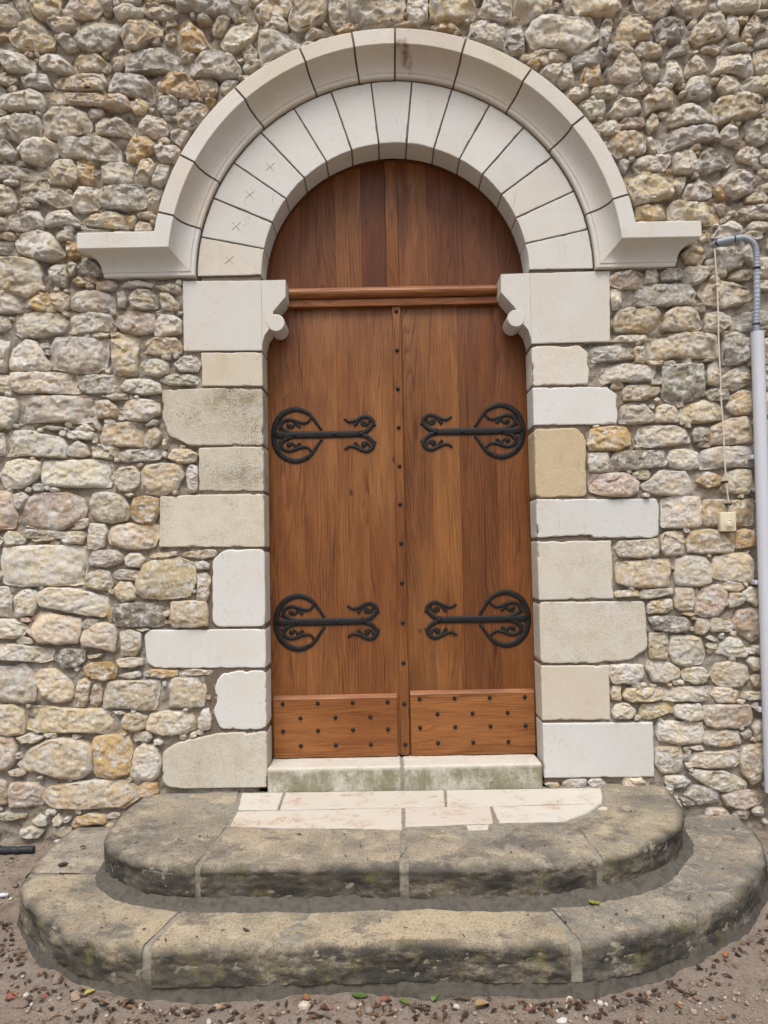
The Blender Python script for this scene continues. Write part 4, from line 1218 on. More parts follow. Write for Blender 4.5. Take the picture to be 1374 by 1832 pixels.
for s in (-1, 1):
    x0, x1 = (XL-.35, XL-.004) if s < 0 else (XR+.004, XR+.30)
    jm.append((*rbox((x0, .006, Z_UP+.02), (x1, REVEAL-.003, ZC-.30), .05, .004, .002), (0, 0, 0)))
    jm.append((*rbox((x0, .006, ZC-.06), (x1, REVEAL-.003, ZC+.006), .05, .003), (0, 0, 0)))
V, Fc, _ = join_meshes(jm); mk('joint_mortar', V, Fc, M_JOINT, sur)
# the reddish stain on the crown stone is a splash of its own on the stone's face
# sill: two worn blocks
zs0 = Z_UP-.02
xm = W(720, 1390)[0]
for (x0, x1, sd) in ((W(479, 1390)[0], xm-.007, 3.0), (xm+.007, W(969, 1380)[0], 8.0)):
    V, fs = rbox((x0, -.022, zs0), (x1, .30, Z_SILL), .016, .014, .0035, sd)
    g = np.clip((-V[:, 1])/.02, 0, 1)*np.clip((Z_SILL-.004-V[:, 2])/.02, 0, 1)
    mk('sill_block', V, fs, M_SILL, sur, grime=g)
V, fs = rbox((xm-.012, -.014, zs0), (xm+.012, .25, Z_SILL-.005), .05, .004); mk('sill_joint', V, fs, M_CEM, sur, tint=(.26, .24, .20))

# ------------------------------------------------------------------ oak doors
YD = REVEAL+.008
ZB, ZT = Z_SILL+.010, W(705, 541, YD)[2]
def wood_box(name, lo, hi, mat, parent, tint=(1, 1, 1), r=.003, seg=.3):
    V, fs = rbox(lo, hi, seg, r); return mk(name, V, fs, mat, parent, tint=tint)
def stud(parent, x, y, z, r=.0135):
    """hand-forged nail head: low faceted dome"""
    n = 8; rings = [(r, 0), (r*.97, .004), (r*.72, .0085), (r*.35, .0110)]; th = np.linspace(0, 2*math.pi, n, endpoint=False)+random.random()
    V = np.concatenate([np.c_[x+q*np.cos(th), np.full(n, y-d), z+q*np.sin(th)] for q, d in rings]+[[[x, y-.0118, z]]])
    fs = [[k*n+i, k*n+(i+1) % n, (k+1)*n+(i+1) % n, (k+1)*n+i] for k in range(3) for i in range(n)]+[[3*n+i, 3*n+(i+1) % n, 4*n] for i in range(n)]
    return mk('stud', V, fs, M_IRON, parent, smooth=True)
x_of = lambda u, v=620: W(u, v, YD)[0]
XM = (x_of(716, 620)+x_of(719, 620))/2
def ribbon(pts, widths, thick=.007, n=40):
    P = smooth_path(pts, n); w = 1.22*np.interp(np.linspace(0, 1, n), np.linspace(0, 1, len(widths)), widths)
    T = np.gradient(P, axis=0); T /= np.linalg.norm(T, axis=1)[:, None]+1e-12; N = np.c_[-T[:, 1], T[:, 0]]
    cs = [(-.5, 0), (-.5, .6), (-.30, 1.0), (.30, 1.0), (.5, .6), (.5, 0)]; V = []
    for i in range(n):
        for a, b in cs: V.append([*(P[i]+N[i]*a*w[i]), b*thick])
    fs = grid_faces(n, 6); fs += [list(range(6)), [(n-1)*6+i for i in range(6)][::-1]]
    return np.array(V), fs
def ball(c, r, h=.009):
    n = 14; th = np.linspace(0, 2*math.pi, n, endpoint=False); rings = [(r, 0), (r*.95, h*.5), (r*.65, h*.9), (r*.25, h*1.05)]
    V = np.concatenate([np.c_[c[0]+q*np.cos(th), c[1]+q*np.sin(th), np.full(n, d)] for q, d in rings]+[[[c[0], c[1], h*1.08]]])
    fs = [[k*n+i, k*n+(i+1) % n, (k+1)*n+(i+1) % n, (k+1)*n+i] for k in range(3) for i in range(n)]+[[3*n+i, 3*n+(i+1) % n, 4*n] for i in range(n)]
    return V, fs
def hinge(parent, x0, z0, sx):
    """strap hinge with an open ring and two pairs of scrolls; x0 = outer edge of ring"""
    k = .000632
    def place(V): V = np.asarray(V); return np.c_[x0+sx*V[:, 0], YD-V[:, 2], z0+V[:, 1]]
    def add(name, shapes, par):
        V, Fc, _ = join_meshes([(v, f, (0, 0, 0)) for v, f in shapes])
        if sx < 0: Fc = [f[::-1] for f in Fc]
        return mk(name, place(V), Fc, M_IRON, par)
    up = [(20, 0), (32, 88), (72, 168), (137, 222), (220, 248), (290, 236), (357, 202), (417, 130), (460, 62)]
    dn = [(x, -y) for x, y in up]
    ringp = np.array(dn[::-1]+up[1:])*k
    strap = add('strap_hinge', [ribbon(np.array([(15, 0), (250, 0), (600, 0), (862, 0)])*k, np.array([52, 54, 54, 48])*k, .009, 12)], parent)
    add('ring', [ribbon(ringp, np.array([18, 26, 36, 41, 42, 42, 42, 42, 41, 36, 26, 18])*k, .008, 72), ball(np.array([470, 55])*k, 15*k), ball(np.array([470, -55])*k, 15*k)], strap)
    for s in (1, -1):
        f = lambda L: np.array([(x, s*y) for x, y in L])*k
        add('scroll', [ribbon(f([(222, 14), (165, 26), (122, 46), (92, 82), (105, 126), (155, 150), (208, 142), (258, 124), (308, 114), (348, 126), (372, 156)]), np.array([26, 30, 32, 32, 30, 28, 26, 26, 24, 20, 18])*k, .008, 60),
                       ribbon(f([(214, 138), (222, 110), (205, 84), (172, 74), (150, 92), (164, 108)]), np.array([22, 20, 18, 20, 22])*k, .007, 24), ball(f([(172, 92)])[0], 20*k),
                       ribbon(f([(226, 132), (245, 100), (272, 74)]), np.array([22, 26, 22, 26])*k, .007, 10), ribbon(f([(96, 82), (72, 62), (62, 58)]), np.array([26, 22, 16])*k, .007, 6)], strap)
        add('scroll', [ribbon(f([(850, 10), (905, 28), (952, 68), (968, 112), (940, 150), (895, 166), (845, 150), (795, 126), (742, 118), (704, 138), (700, 146)]), np.array([40, 34, 30, 30, 30, 30, 28, 26, 22, 18, 22])*k, .008, 60),
                       ribbon(f([(938, 146), (926, 105), (892, 80), (860, 92), (866, 118), (888, 116)]), np.array([20, 20, 18, 20, 22])*k, .007, 24), ball(f([(885, 103)])[0], 19*k),
                       ribbon(f([(842, 146), (815, 110), (790, 78)]), np.array([22, 26, 22, 26])*k, .007, 10), ribbon(f([(958, 80), (984, 84), (992, 88)]), np.array([28, 22, 14])*k, .007, 6)], strap)
    for xx in (215, 595, 855): add('rivet', [(lambda b: (b[0]+[0, 0, .008], b[1]))(ball(np.array([xx, 0])*k, 18*k, .007))], strap)
    for (xx, yy) in ((75, 170), (75, -170), (330, 214), (330, -214)): add('rivet', [(lambda b: (b[0]+[0, 0, .007], b[1]))(ball(np.array([xx, yy])*k, 12*k, .005))], strap)
def leaf(side):
    if side < 0:
        t = empty('door_leaf', ((XL+XM)/2, YD, ZB), 'tall oak door leaf carrying the studded centre strip, beside the dark weathered jamb stones', 'door', 'leaves of the double door')
        edges = [XL-.018, x_of(541), x_of(602), x_of(655), XM-.004]
        tn = [(1.0, .96, .92), (1.02, 1.0, 1.0), (.98, .95, .92), (1.03, 1.02, 1.0)]
    else:
        t = empty('door_leaf', ((XR+XM)/2, YD, ZB), 'tall oak door leaf with a darker reddish plank, beside the ochre jamb stone', 'door', 'leaves of the double door')
        edges = [XM+.002, x_of(768), x_of(818), x_of(883), XR+.018]
        tn = [(1.06, 1.04, 1.0), (1.12, 1.08, 1.0), (.70, .60, .56), (.86, .76, .70)]
    for i in range(4):
        V, fs = rbox((edges[i]+.0002, YD+RNG.uniform(0, .0006), ZB), (edges[i+1]-.0002, YD+.05, ZT), .4, .0006)
        mk('plank', V, fs, M_WOODV, t, tint=tn[i])
    V, fs = rbox((edges[0]+.01, YD+.05, ZB+.01), (edges[-1]-.005, YD+.075, ZT-.005), .5, .002); mk('back_boards', V, fs, M_WOODH, t, tint=(.6, .6, .6))
    if side < 0: ku, kv0, kv1 = (490, 711), 1242, 1351
    else: ku, kv0, kv1 = (735, 957), 1233, 1341
    kx0, kx1 = W(ku[0], 1300, YD-.02)[0], W(ku[1], 1300, YD-.02)[0]
    z1 = W(600 if side < 0 else 846, (kv0+kv0+3)/2, YD-.02)[2]; z0 = ZB-.004
    # kick board with a chamfered top edge
    pr = [(0, 0), (-.024, 0), (-.024, z1-z0-.020), (-.021, z1-z0-.016), (-.004, z1-z0), (0, z1-z0)]
    V = np.array([[x, YD+a, z0+b] for x in (kx0, kx0+.0015, kx1-.0015, kx1) for a, b in pr])
    for i, x in enumerate((kx0, kx0+.0015, kx1-.0015, kx1)):
        if i in (0, 3): V[i*6:(i+1)*6, 1] = np.maximum(V[i*6:(i+1)*6, 1], YD-.0225)
    kb = mk('kick_board', V, grid_faces(4, 6, flip=True)+[list(range(6)), [18+i for i in range(6)][::-1]], M_WOODH, t, smooth=False, tint=(1.12, 1.06, 1.0))
    rows = [(.05, 4), (.345, 3), (.60, 4), (.90, 3)]
    for fz, n in rows:
        for i in range(n):
            fx = (.075+i*.283) if n == 4 else (.075+.1415+i*.283)
            stud(kb, kx0+(kx1-kx0)*fx, YD-.0235, z1-.03-(z1-z0-.07)*fz, .0125)
    x_ring = W(486, 778, YD)[0] if side < 0 else W(939, 770, YD)[0]
    for v in ((779, 1114) if side < 0 else (770, 1106)):
        hinge(t, x_ring+side*(-1)*(.0 if side < 0 else 0), W(500 if side < 0 else 930, v, YD)[2], -side)
    if side < 0:
        sx0, sx1 = XM-.062, XM-.010
        V, fs = rbox((sx0+.010, YD-.022, ZB-.002), (sx1+.012, YD+.02, ZT-.002), .4, .006); cs = mk('cover_strip', V, fs, M_WOODV, t, tint=(.98, .92, .88))
        for v in (557, 627, 696, 765, 834, 902, 972, 1043, 1114, 1186, 1259, 1332):
            q = W(706+(v-557)*.0205, v, YD-.02); stud(cs, (sx0+sx1+.022)/2, YD-.0215, q[2], .0125)
    return t
leaf(-1); leaf(1)
# fixed panel filling the arch, with the transom rail under it
tym = empty('tympanum_panel', (XC, YD, ZT), 'half round oak panel of vertical planks under the arch above the transom', 'panel')
ub = [470, 538, 601, 647, 691, 713, 766, 828, 881, 945]
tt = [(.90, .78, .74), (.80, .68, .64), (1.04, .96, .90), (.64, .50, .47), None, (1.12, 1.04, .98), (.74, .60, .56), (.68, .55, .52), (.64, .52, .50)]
Rp = R_IN+.016
for i in range(9):
    x0, x1 = W(ub[i], 480, YD+.012)[0], W(ub[i+1], 480, YD+.012)[0]
    if i == 0: x0 = XC-Rp+.001
    if i == 8: x1 = XC+Rp-.001
    if i == 4:
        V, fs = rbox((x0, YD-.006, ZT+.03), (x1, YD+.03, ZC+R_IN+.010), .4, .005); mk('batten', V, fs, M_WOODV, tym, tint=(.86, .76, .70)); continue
    n = 12; xx = np.linspace(x0+.0005, x1-.0005, n); zt = ZC+np.sqrt(np.maximum(Rp**2-(xx-XC)**2, 0)); zb = ZT+.02; y0 = YD+.010+RNG.uniform(0, .002)
    V = np.r_[np.c_[xx, np.full(n, y0), np.full(n, zb)], np.c_[xx, np.full(n, y0), zt], np.c_[xx, np.full(n, y0+.03), np.full(n, zb)], np.c_[xx, np.full(n, y0+.03), zt]]
    fs = [[j, j+1, n+j+1, n+j] for j in range(n-1)]+[[2*n+j, 3*n+j, 3*n+j+1, 2*n+j+1] for j in range(n-1)]+[[0, n, 3*n, 2*n], [n-1, 3*n-1, 4*n-1, 2*n-1]]
    fs += [[n+j, n+j+1, 3*n+j+1, 3*n+j] for j in range(n-1)]
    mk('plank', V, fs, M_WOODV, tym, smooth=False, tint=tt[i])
st = []
fp = np.array([(R_IN+.013, .0), (R_IN-.007, .0), (R_IN-.007, .03), (R_IN+.013, .03), (R_IN+.013, 0)])
for a in np.linspace(0, math.pi, 60): st.append(np.c_[XC-fp[:, 0]*math.cos(a), YD-.006+fp[:, 1], ZC+fp[:, 0]*math.sin(a)])
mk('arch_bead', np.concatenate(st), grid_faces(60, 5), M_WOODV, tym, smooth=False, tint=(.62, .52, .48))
rx0, rx1 = XL+.075, XR-.075
rt = W(705, 511, YD-.05)[2]; rm = W(705, 531, YD-.05)[2]; rb = W(705, 547, YD-.03)[2]
pr = [(.0, rt+.0), (-.03, rt)]; cz, r = (rt+rm)/2, (rt-rm)/2
pr = [(.03, rt)]+[(-.028-r*1.0*math.cos(a), cz+r*math.sin(a)) for a in np.linspace(math.pi/2, -math.pi/2, 12)]+[(-.024, rm-.003), (-.036, rm-.006), (-.036, rb+.003), (-.033, rb), (.03, rb)]
V = np.array([[x, YD+a, b] for x in np.linspace(rx0, rx1, 8) for a, b in pr]); m = len(pr)
mk('transom_rail', V, grid_faces(8, m)+[list(range(m)), [7*m+i for i in range(m)][::-1]], M_WOODH, tym, smooth=False, tint=(1.05, .96, .86))
V, fs = rbox((XL-.01, YD+.012, ZT-.05), (XR+.01, YD+.06, ZT+.04), .5, .002); V[:, 1] += .05; mk('rebate_board', V, fs, M_WOODH, tym, tint=(.5, .45, .42))

# ------------------------------------------------------------------ steps
steps = empty('stone_steps', (XC, -.6, 0), 'two broad rounded stone steps, worn and stained, in front of the door', 'steps')
UP = [(250, 1429), (224, 1449), (196, 1479), (187, 1498), (191, 1512), (205, 1522), (229, 1533), (265, 1543), (306, 1548.5), (357, 1550), (408, 1549.5), (509, 1549), (611, 1548), (700, 1548), (725, 1548), (898, 1547.5), (980, 1544), (1031, 1539), (1076, 1533), (1132, 1520), (1183, 1499), (1212, 1476), (1222, 1456), (1217, 1436), (1194, 1404)]
LO = [(138, 1477), (102, 1502), (66, 1538), (43, 1568), (40, 1589), (51, 1609), (76, 1637), (117, 1663), (163, 1680), (214, 1692), (255, 1696), (357, 1694), (509, 1692), (700, 1688), (776, 1687.5), (929, 1687), (1000, 1687), (1056, 1685), (1132, 1672), (1209, 1651), (1285, 1619), (1336, 1587), (1362, 1553), (1368, 1523), (1357, 1495), (1331, 1467), (1306, 1451)]
def plan(pts, z):
    P = np.array([Gd(u, v, z)[:2] for u, v in pts]); P = smooth_path(P, 900)
    L = np.r_[0, np.cumsum(np.linalg.norm(np.diff(P, axis=0), axis=1))]
    for _ in range(30): P[1:-1] = (P[:-2]+P[1:-1]*2+P[2:])/4
    P[0, 1] = max(P[0, 1], .03); P[-1, 1] = max(P[-1, 1], .03)
    return P
OU, OL = plan(UP, Z_UP), plan(LO, Z_LO)
def near(P, u, v, z):
    q = Gd(u, v, z)[:2]; return int(np.argmin(np.linalg.norm(P-q, axis=1)))
def normals2(P):
    T = np.gradient(P, axis=0); N = np.c_[T[:, 1], -T[:, 0]]; N /= np.linalg.norm(N, axis=1)[:, None]+1e-9
    return N if True else -N
NU, NL = normals2(OU), normals2(OL)
if (NU[450]*[0, 1]).sum() > 0: NU = -NU
if (NL[450]*[0, 1]).sum() > 0: NL = -NL
def step_block(name, O, N, i0, i1, inner, z, zb, mat, tint, drop=0.0, inset=0.0, seed=0.0, cell=.012, round_e=.030, rough=1.0, under=.0):
    """piece of a step between two joints: tread from the inner line to the nosing, then the riser"""
    L = np.linalg.norm(np.diff(O[i0:i1+1], axis=0), axis=1).sum(); ns = max(4, int(L/cell))
    idx = np.linspace(i0, i1, ns); lo = np.floor(idx).astype(int); hi = np.minimum(lo+1, len(O)-1); f = (idx-lo)[:, None]
    P = O[lo]*(1-f)+O[hi]*f-inset*(N[lo]*(1-f)+N[hi]*f); NN = N[lo]*(1-f)+N[hi]*f
    Q = resample(np.asarray(inner, float), ns, closed=False)
    ln = np.linalg.norm(P-Q, axis=1).max(); nt = max(4, int(ln/cell)); V = []; g = []
    ts = np.linspace(0, 1, nt)
    for t in ts[:-1]:
        V.append(np.c_[Q+(P-NN*round_e-Q)*t, np.full(ns, z-drop)]); g.append(np.zeros(ns))
    for a in np.linspace(0, math.pi/2, 5):
        V.append(np.c_[P-NN*round_e*(1-math.sin(a)), np.full(ns, z-drop-round_e*(1-math.cos(a)))]); g.append(np.full(ns, .15+.85*a/1.57))
    for zz in np.linspace(z-drop-round_e, zb, max(4, int((z-zb)/.010)))[1:]:
        V.append(np.c_[P-NN*under*(z-zz), np.full(ns, zz)]); g.append(np.ones(ns))
    m = len(V); V = np.stack(V, 1).reshape(-1, 3); g = np.stack(g, 1).reshape(-1)
    n3 = np.repeat(np.c_[NN, np.zeros(ns)], m, axis=0)
    ris = np.clip((g-.1)*1.4, 0, 1)
    st = V*[1, 1, 2.6]
    V = V+n3*(ris*rough*(fbm(st+seed, 5, 3, .6)*.012+ridged(V*[1, 1, 4.0]+seed, 12, 4)*.011+fbm(V+seed, 40, 3)*.006))[:, None]
    V[:, 2] += (1-ris)*rough*(fbm(V+seed, 3, 3)*.010+fbm(V+seed, 22, 3)*.003)+ris*(1-np.clip((z-V[:, 2])/.05, 0, 1))*rough*fbm(V+seed, 12, 3)*.010
    gg = np.clip(g+fbm(V, 5, 2)*.8*(g > .02), 0, 1)
    o = mk(name, V, grid_faces(ns, m, flip=True), mat, steps, tint=tint, grime=gg); return o
T1, T2, T3 = (.305, .275, .215), (.33, .295, .225), (.295, .27, .215)
# upper step; inner line = border of the pale paving
pv = lambda u, v: Gd(u, v, Z_UP)[:2]
jl, jc, jr = near(OU, 352, 1550, Z_UP), near(OU, 722, 1548, Z_UP), near(OU, 1074, 1533, Z_UP)
bl, fl, fm, fr, br = pv(430, 1411), pv(409, 1482), pv(720, 1486), pv(1030, 1472), pv(1082, 1405)
bl[1] = br[1] = .02
curve = [pv(1030, 1474), pv(1062, 1464), pv(1082, 1446), np.array([br[0], .02])]
gp = 4
ub_ = [(0, jl-gp, [bl, bl+(fl-bl)*.5, fl-[0.02, -.01]], T1), (jl+gp, jc-gp, [fl+[.0, -.0], fm-[.01, 0]], T2), (jc+gp, jr-gp, [fm+[.01, 0], fr], T3), (jr+gp, len(OU)-1, curve, (.30, .27, .205))]
zl_base = Z_LO-.02
for k, (i0, i1, inner, tn) in enumerate(ub_):
    step_block('step_block', OU, NU, i0, i1, inner, Z_UP, zl_base, M_STEP, tn, seed=k*5.1, under=.10)
# lower step
j1, j2, j3 = near(OL, 52, 1566, Z_LO), near(OL, 262, 1697, Z_LO), near(OL, 1030, 1687, Z_LO)
j0 = int(np.argmin(np.abs(OL[:300, 1]-OL[near(OL, 45, 1566, Z_LO), 1])))
ia, ib, ic = near(OU, 186, 1500, Z_UP), int(np.argmin(np.abs(OU[:450, 0]-(-.88)))), 450+int(np.argmin(np.abs(OU[450:, 0]-.66)))
IU = OU-NU*.06
lb_ = [(0, j0-3, IU[0:ia][:: 4], (.30, .28, .245)), (j0+3, j2-4, IU[ia:ib][::4], (.365, .32, .235)), (j2+4, j3-7, IU[ib:ic][::4], (.385, .335, .24)), (j3+7, len(OL)-1, IU[ic:][::4], (.275, .255, .215))]
for k, (i0, i1, inner, tn) in enumerate(lb_):
    step_block('step_block', OL, NL, i0, i1, inner, Z_LO, -.02, M_STEP, tn, seed=40+k*5.1, under=-.02)
# cement in the joints: one continuous bed a little below the stone, plus the fillets at the foot of each riser
step_block('mortar_bed', OU, NU, 0, len(OU)-1, np.vstack([[bl], [(bl+br)/2+[0, -.0]], [br]]), Z_UP, zl_base, M_CEM, (.25, .228, .185), drop=.004, inset=.004, seed=70, cell=.02, rough=.5, under=.10)
step_block('mortar_bed', OL, NL, 0, len(OL)-1, IU[::6], Z_LO, -.02, M_CEM, (.25, .228, .185), drop=.004, inset=.004, seed=77, cell=.02, rough=.5, under=-.02)
def fillet(O, N, prof, zfun, seed, cell=.015):
    idx = np.linspace(0, len(O)-1, int(np.linalg.norm(np.diff(O, axis=0), axis=1).sum()/cell)).astype(int); V = []
    for o, dz in prof:
        q = O[idx]+N[idx]*o; V.append(np.c_[q, zfun(q)+dz])
    m = len(V); V = np.stack(V, 1).reshape(-1, 3); n3 = np.repeat(np.c_[N[idx], np.zeros(len(idx))], m, axis=0)
    V = V+n3*(fbm(V+seed, 5, 3)*.014+fbm(V+seed, 30, 3)*.005)[:, None]; V[:, 2] += fbm(V+seed, 8, 3)*.010+fbm(V+seed, 40, 2)*.004
    mk('cement_fillet', V, grid_faces(len(idx), m, flip=True), M_CEM, steps, tint=(.098, .088, .072))
fillet(OU, NU, [(-.06, .052), (-.022, .050), (-.006, .036), (.010, .020), (.030, .009), (.052, -.012)], lambda q: np.full(len(q), Z_LO), 3.0)
fillet(OL, NL, [(-.06, .085), (-.020, .083), (-.002, .070), (.006, .030), (.016, -.002), (.04, -.06)], lambda q: gz(q[:, 0], q[:, 1]), 9.0)
# pale paving let into the upper tread
def slab(px, tint, seed):
    P = np.array([pv(u, v) for u, v in px])
    S, fc = dressed_shape(P, .02, RNG, bevel=.003, rough=.0010, edge=.0015, step=.014)
    mk('paving_slab', on_floor(S, Z_UP+.004), fc, M_PAVE, steps, tint=vary(tint, .03))
P1, P2, P3 = (.515, .485, .43), (.475, .43, .375), (.50, .46, .40)
slab([(433, 1420), (507, 1419), (497, 1448), (426, 1449)], P1, 1)
slab([(511, 1419), (794, 1415), (796, 1443), (501, 1448)], P3, 2)
slab([(799, 1415), (1074, 1411), (1078, 1425), (1076, 1437), (800, 1443)], P1, 3)
slab([(425, 1453), (719, 1447), (719, 1484), (640, 1482), (412, 1478)], P3, 4)
slab([(725, 1446), (876, 1444), (883, 1473), (725, 1478)], P2, 5)
slab([(881, 1444), (1072, 1440), (1050, 1454), (1010, 1468), (893, 1472)], P1, 6)
slab([(834, 1478), (875, 1476), (873, 1484), (838, 1485)], P1, 7)
slab([(1078, 1444), (1089, 1446), (1084, 1450), (1070, 1447)], P1, 8)

# ------------------------------------------------------------------ fittings on the wall
def wpt(u, v, y): return W(u, v, y)
px_ = [(1358, 594), (1368, 954), (1377, 1310), (1380, 1420)]
pts = [wpt(1355, 594, -.075), wpt(1377.5, 1320, -.075)]
pth = np.array([pts[0]+(pts[1]-pts[0])*t for t in np.linspace(0, 1.13, 30)])
pipe = empty('plastic_pipe', pth[-1], 'rigid white plastic pipe running up the wall to the grey flexible conduit', 'pipe')
V, fs = tube(pth, .036, 20, False); n = 20
Vi, fi = tube(pth[:2]+[0, 0, .001], .031, 20, False)
mk('pipe_body', V, fs+[[k, n*0+k, k, k] for k in []], M_PVC, pipe)
Vr = np.r_[V[:n], Vi[:n], Vi[n:2*n]]; mk('pipe_rim', Vr, [[k, (k+1) % n, n+(k+1) % n, n+k] for k in range(n)]+[[n+k, n+(k+1) % n, 2*n+(k+1) % n, 2*n+k] for k in range(n)], M_PVC, pipe)
mk('pipe_seat', *tube(np.array([pth[1]+[0, 0, .01], pth[2]]), .0308, 20), M_BLACK, pipe)
for t in (8, 16, 24):
    c = pth[t]; V, fs = rbox(c+[-.045, .02, -.012], c+[.045, .085, .012], .05, .004); mk('pipe_clip', V, fs, M_PVC, pipe)
cp = smooth_path([wpt(1276, 439, -.01), wpt(1287, 433, -.075), wpt(1310, 428, -.085), wpt(1332, 426, -.085), wpt(1347, 435, -.085), wpt(1353, 452, -.085), wpt(1354, 490, -.08), wpt(1354, 540, -.08), wpt(1353, 580, -.075), wpt(1354.5, 600, -.075)], 190)
rad = .0175+.0022*np.sin(np.arange(190)*1.9)
cond = empty('flexible_conduit', cp[-1], 'grey ribbed flexible conduit hooking out of the wall into the white pipe', 'conduit')
mk('conduit_hose', *tube(cp, rad, 14), M_FLEX, cond)
def near_i(path, p): return int(np.argmin(np.linalg.norm(path-p, axis=1)))
for (u, v) in ((1279, 437), (1313, 428), (1353, 480), (1353, 580)):
    i = max(1, min(187, near_i(cp, wpt(u, v, -.08)))); mk('tape_band', *tube(cp[i-1:i+2], .0212, 14), M_BLACK, cond)
bell = empty('doorbell', wpt(1303, 934, -.03), 'small square beige doorbell with a round button on the rubble wall', 'doorbell')
a, b = wpt(1289, 951, -.05), wpt(1316, 916, -.05)
V, fs = rbox((a[0], -.055, a[2]), (b[0], -.012, b[2]), .05, .006); mk('housing', V, fs, M_BEIGE, bell)
c = wpt(1305, 938, -.055); n = 24; th = np.linspace(0, 2*math.pi, n, endpoint=False)
rr = [(.027, 0), (.027, .004), (.022, .0055), (.0215, .003), (.018, .003), (.0175, .008), (.012, .0095), (.0, .0098)]
V = np.concatenate([np.c_[c[0]+q*np.cos(th), np.full(n, -.0545-d), c[2]+q*np.sin(th)] for q, d in rr])
mk('button', V, [[k*n+i, k*n+(i+1) % n, (k+1)*n+(i+1) % n, (k+1)*n+i] for k in range(len(rr)-1) for i in range(n)], M_BEIGE, bell)
wpts = [wpt(1277, 441, -.02), wpt(1279, 452, -.06), wpt(1281, 480, -.062), wpt(1284, 520, -.06), wpt(1285, 570, -.062), wpt(1287, 640, -.06), wpt(1291, 720, -.062), wpt(1296, 800, -.06), wpt(1299, 860, -.06), wpt(1303, 893, -.055), wpt(1305, 904, -.05), wpt(1304, 917, -.035)]
wire = empty('bell_wire', wpts[-1], 'thin ivory bell wire hanging loosely down the wall above the doorbell', 'wire')
wp_ = smooth_path(wpts, 120); wp_[:, 0] += fbm(wp_, 6, 2)*.004
mk('wire_run', *tube(wp_, .0042, 8), M_CABLE, wire)
for (u, v) in ((1284, 512), (1290, 704), (1299, 861), (1304, 903)):
    q = wp_[near_i(wp_, wpt(u, v, -.06))]; V, fs = rbox(q-[.011, .008, .006], q+[.011, .05, .006], .05, .003); mk('wire_clip', V, fs, M_BLACK if v > 850 else M_CABLE, wire)
# ------------------------------------------------------------------ things lying about
hp = smooth_path([Gd(-70, 1505, .075), Gd(-25, 1508, .075), Gd(10, 1511, .072), Gd(40, 1514, .07), Gd(61, 1514, .07)], 90)
hp[:, 2] = [ground_z(x, y)+.022 for x, y in hp[:, :2]]
rad = .019+.0025*np.sin(np.arange(90)*2.1)
tag(mk('corrugated_hose', *tube(hp, rad, 12), M_BLACK), 'black corrugated drain hose lying on the earth at the foot of the wall', 'hose')

def inside_lower(x, y, m=.0):
    d = np.array([x, y]); i = int(np.argmin(np.linalg.norm(OL-d, axis=1)))
    return ((d-OL[i])*NL[i]).sum() < m and y > OL[:, 1].min()-.05
def pebble(x, y, z, s, flat, rng, n=8):
    """lumpy little stone"""
    rings = [(-1, .0), (-.7, .72), (0, 1.0), (.55, .82), (.92, .40)]; th = np.linspace(0, 2*math.pi, n, endpoint=False); V = []
    e = rng.uniform(.6, 1.0); r0 = rng.uniform(0, 6.28)
    for h, q in rings:
        k = 1+rng.uniform(-.18, .18, n); V.append(np.c_[q*k*np.cos(th), q*k*np.sin(th)*e, h*flat*(1+rng.uniform(-.15, .15, n))])
    V = np.concatenate(V+[np.array([[0, 0, flat]])])*s; R = np.array([[math.cos(r0), -math.sin(r0), 0], [math.sin(r0), math.cos(r0), 0], [0, 0, 1]])
    V = V@R.T+[x, y, z+s*flat*.45]
    fs = [[k*n+i, k*n+(i+1) % n, (k+1)*n+(i+1) % n, (k+1)*n+i] for k in range(4) for i in range(n)]+[[4*n+i, 4*n+(i+1) % n, 5*n] for i in range(n)]+[list(range(n))[::-1]]
    return V, fs
def leaf_shape(x, y, z, L, wd, rng, curl=.35, lobes=0, rot=None):
    n, m = 9, 5; V = []; r0 = rng.uniform(0, 6.28) if rot is None else rot; c1 = rng.uniform(-1, 1)*curl; c2 = rng.uniform(.2, 1)*curl
    for i in range(n):
        t = i/(n-1); w = wd*(math.sin(math.pi*min(1, t*.96+.02))**.75)*(1+(.45*math.sin(t*lobes*6.28) if lobes else 0))
        for j in range(m):
            s = j/(m-1)*2-1
            V.append([(t-.5)*L, s*w*.5, c1*L*(t-.5)**2+c2*abs(s)*w*.5+rng.uniform(-.02, .02)*wd])
    V = np.array(V); V[:, 2] -= V[:, 2].min(); U = V.copy(); U[:, 2] -= .0014
    A = np.concatenate([V, U]); tl = rng.uniform(-.25, .25); A[:, 2] += (A[:, 0])*tl; A[:, 2] -= A[:, 2].min()
    R = np.array([[math.cos(r0), -math.sin(r0), 0], [math.sin(r0), math.cos(r0), 0], [0, 0, 1]])
    fs = grid_faces(n, m)+grid_faces(n, m, off=n*m, flip=True)
    bd = [i*m for i in range(n)]+[(n-1)*m+j for j in range(1, m)]+[i*m+m-1 for i in range(n-2, -1, -1)]+[j for j in range(m-2, 0, -1)]
    fs += [[bd[k], bd[(k+1) % len(bd)], bd[(k+1) % len(bd)]+n*m, bd[k]+n*m] for k in range(len(bd))]
    return A@R.T+[x, y, z], fs

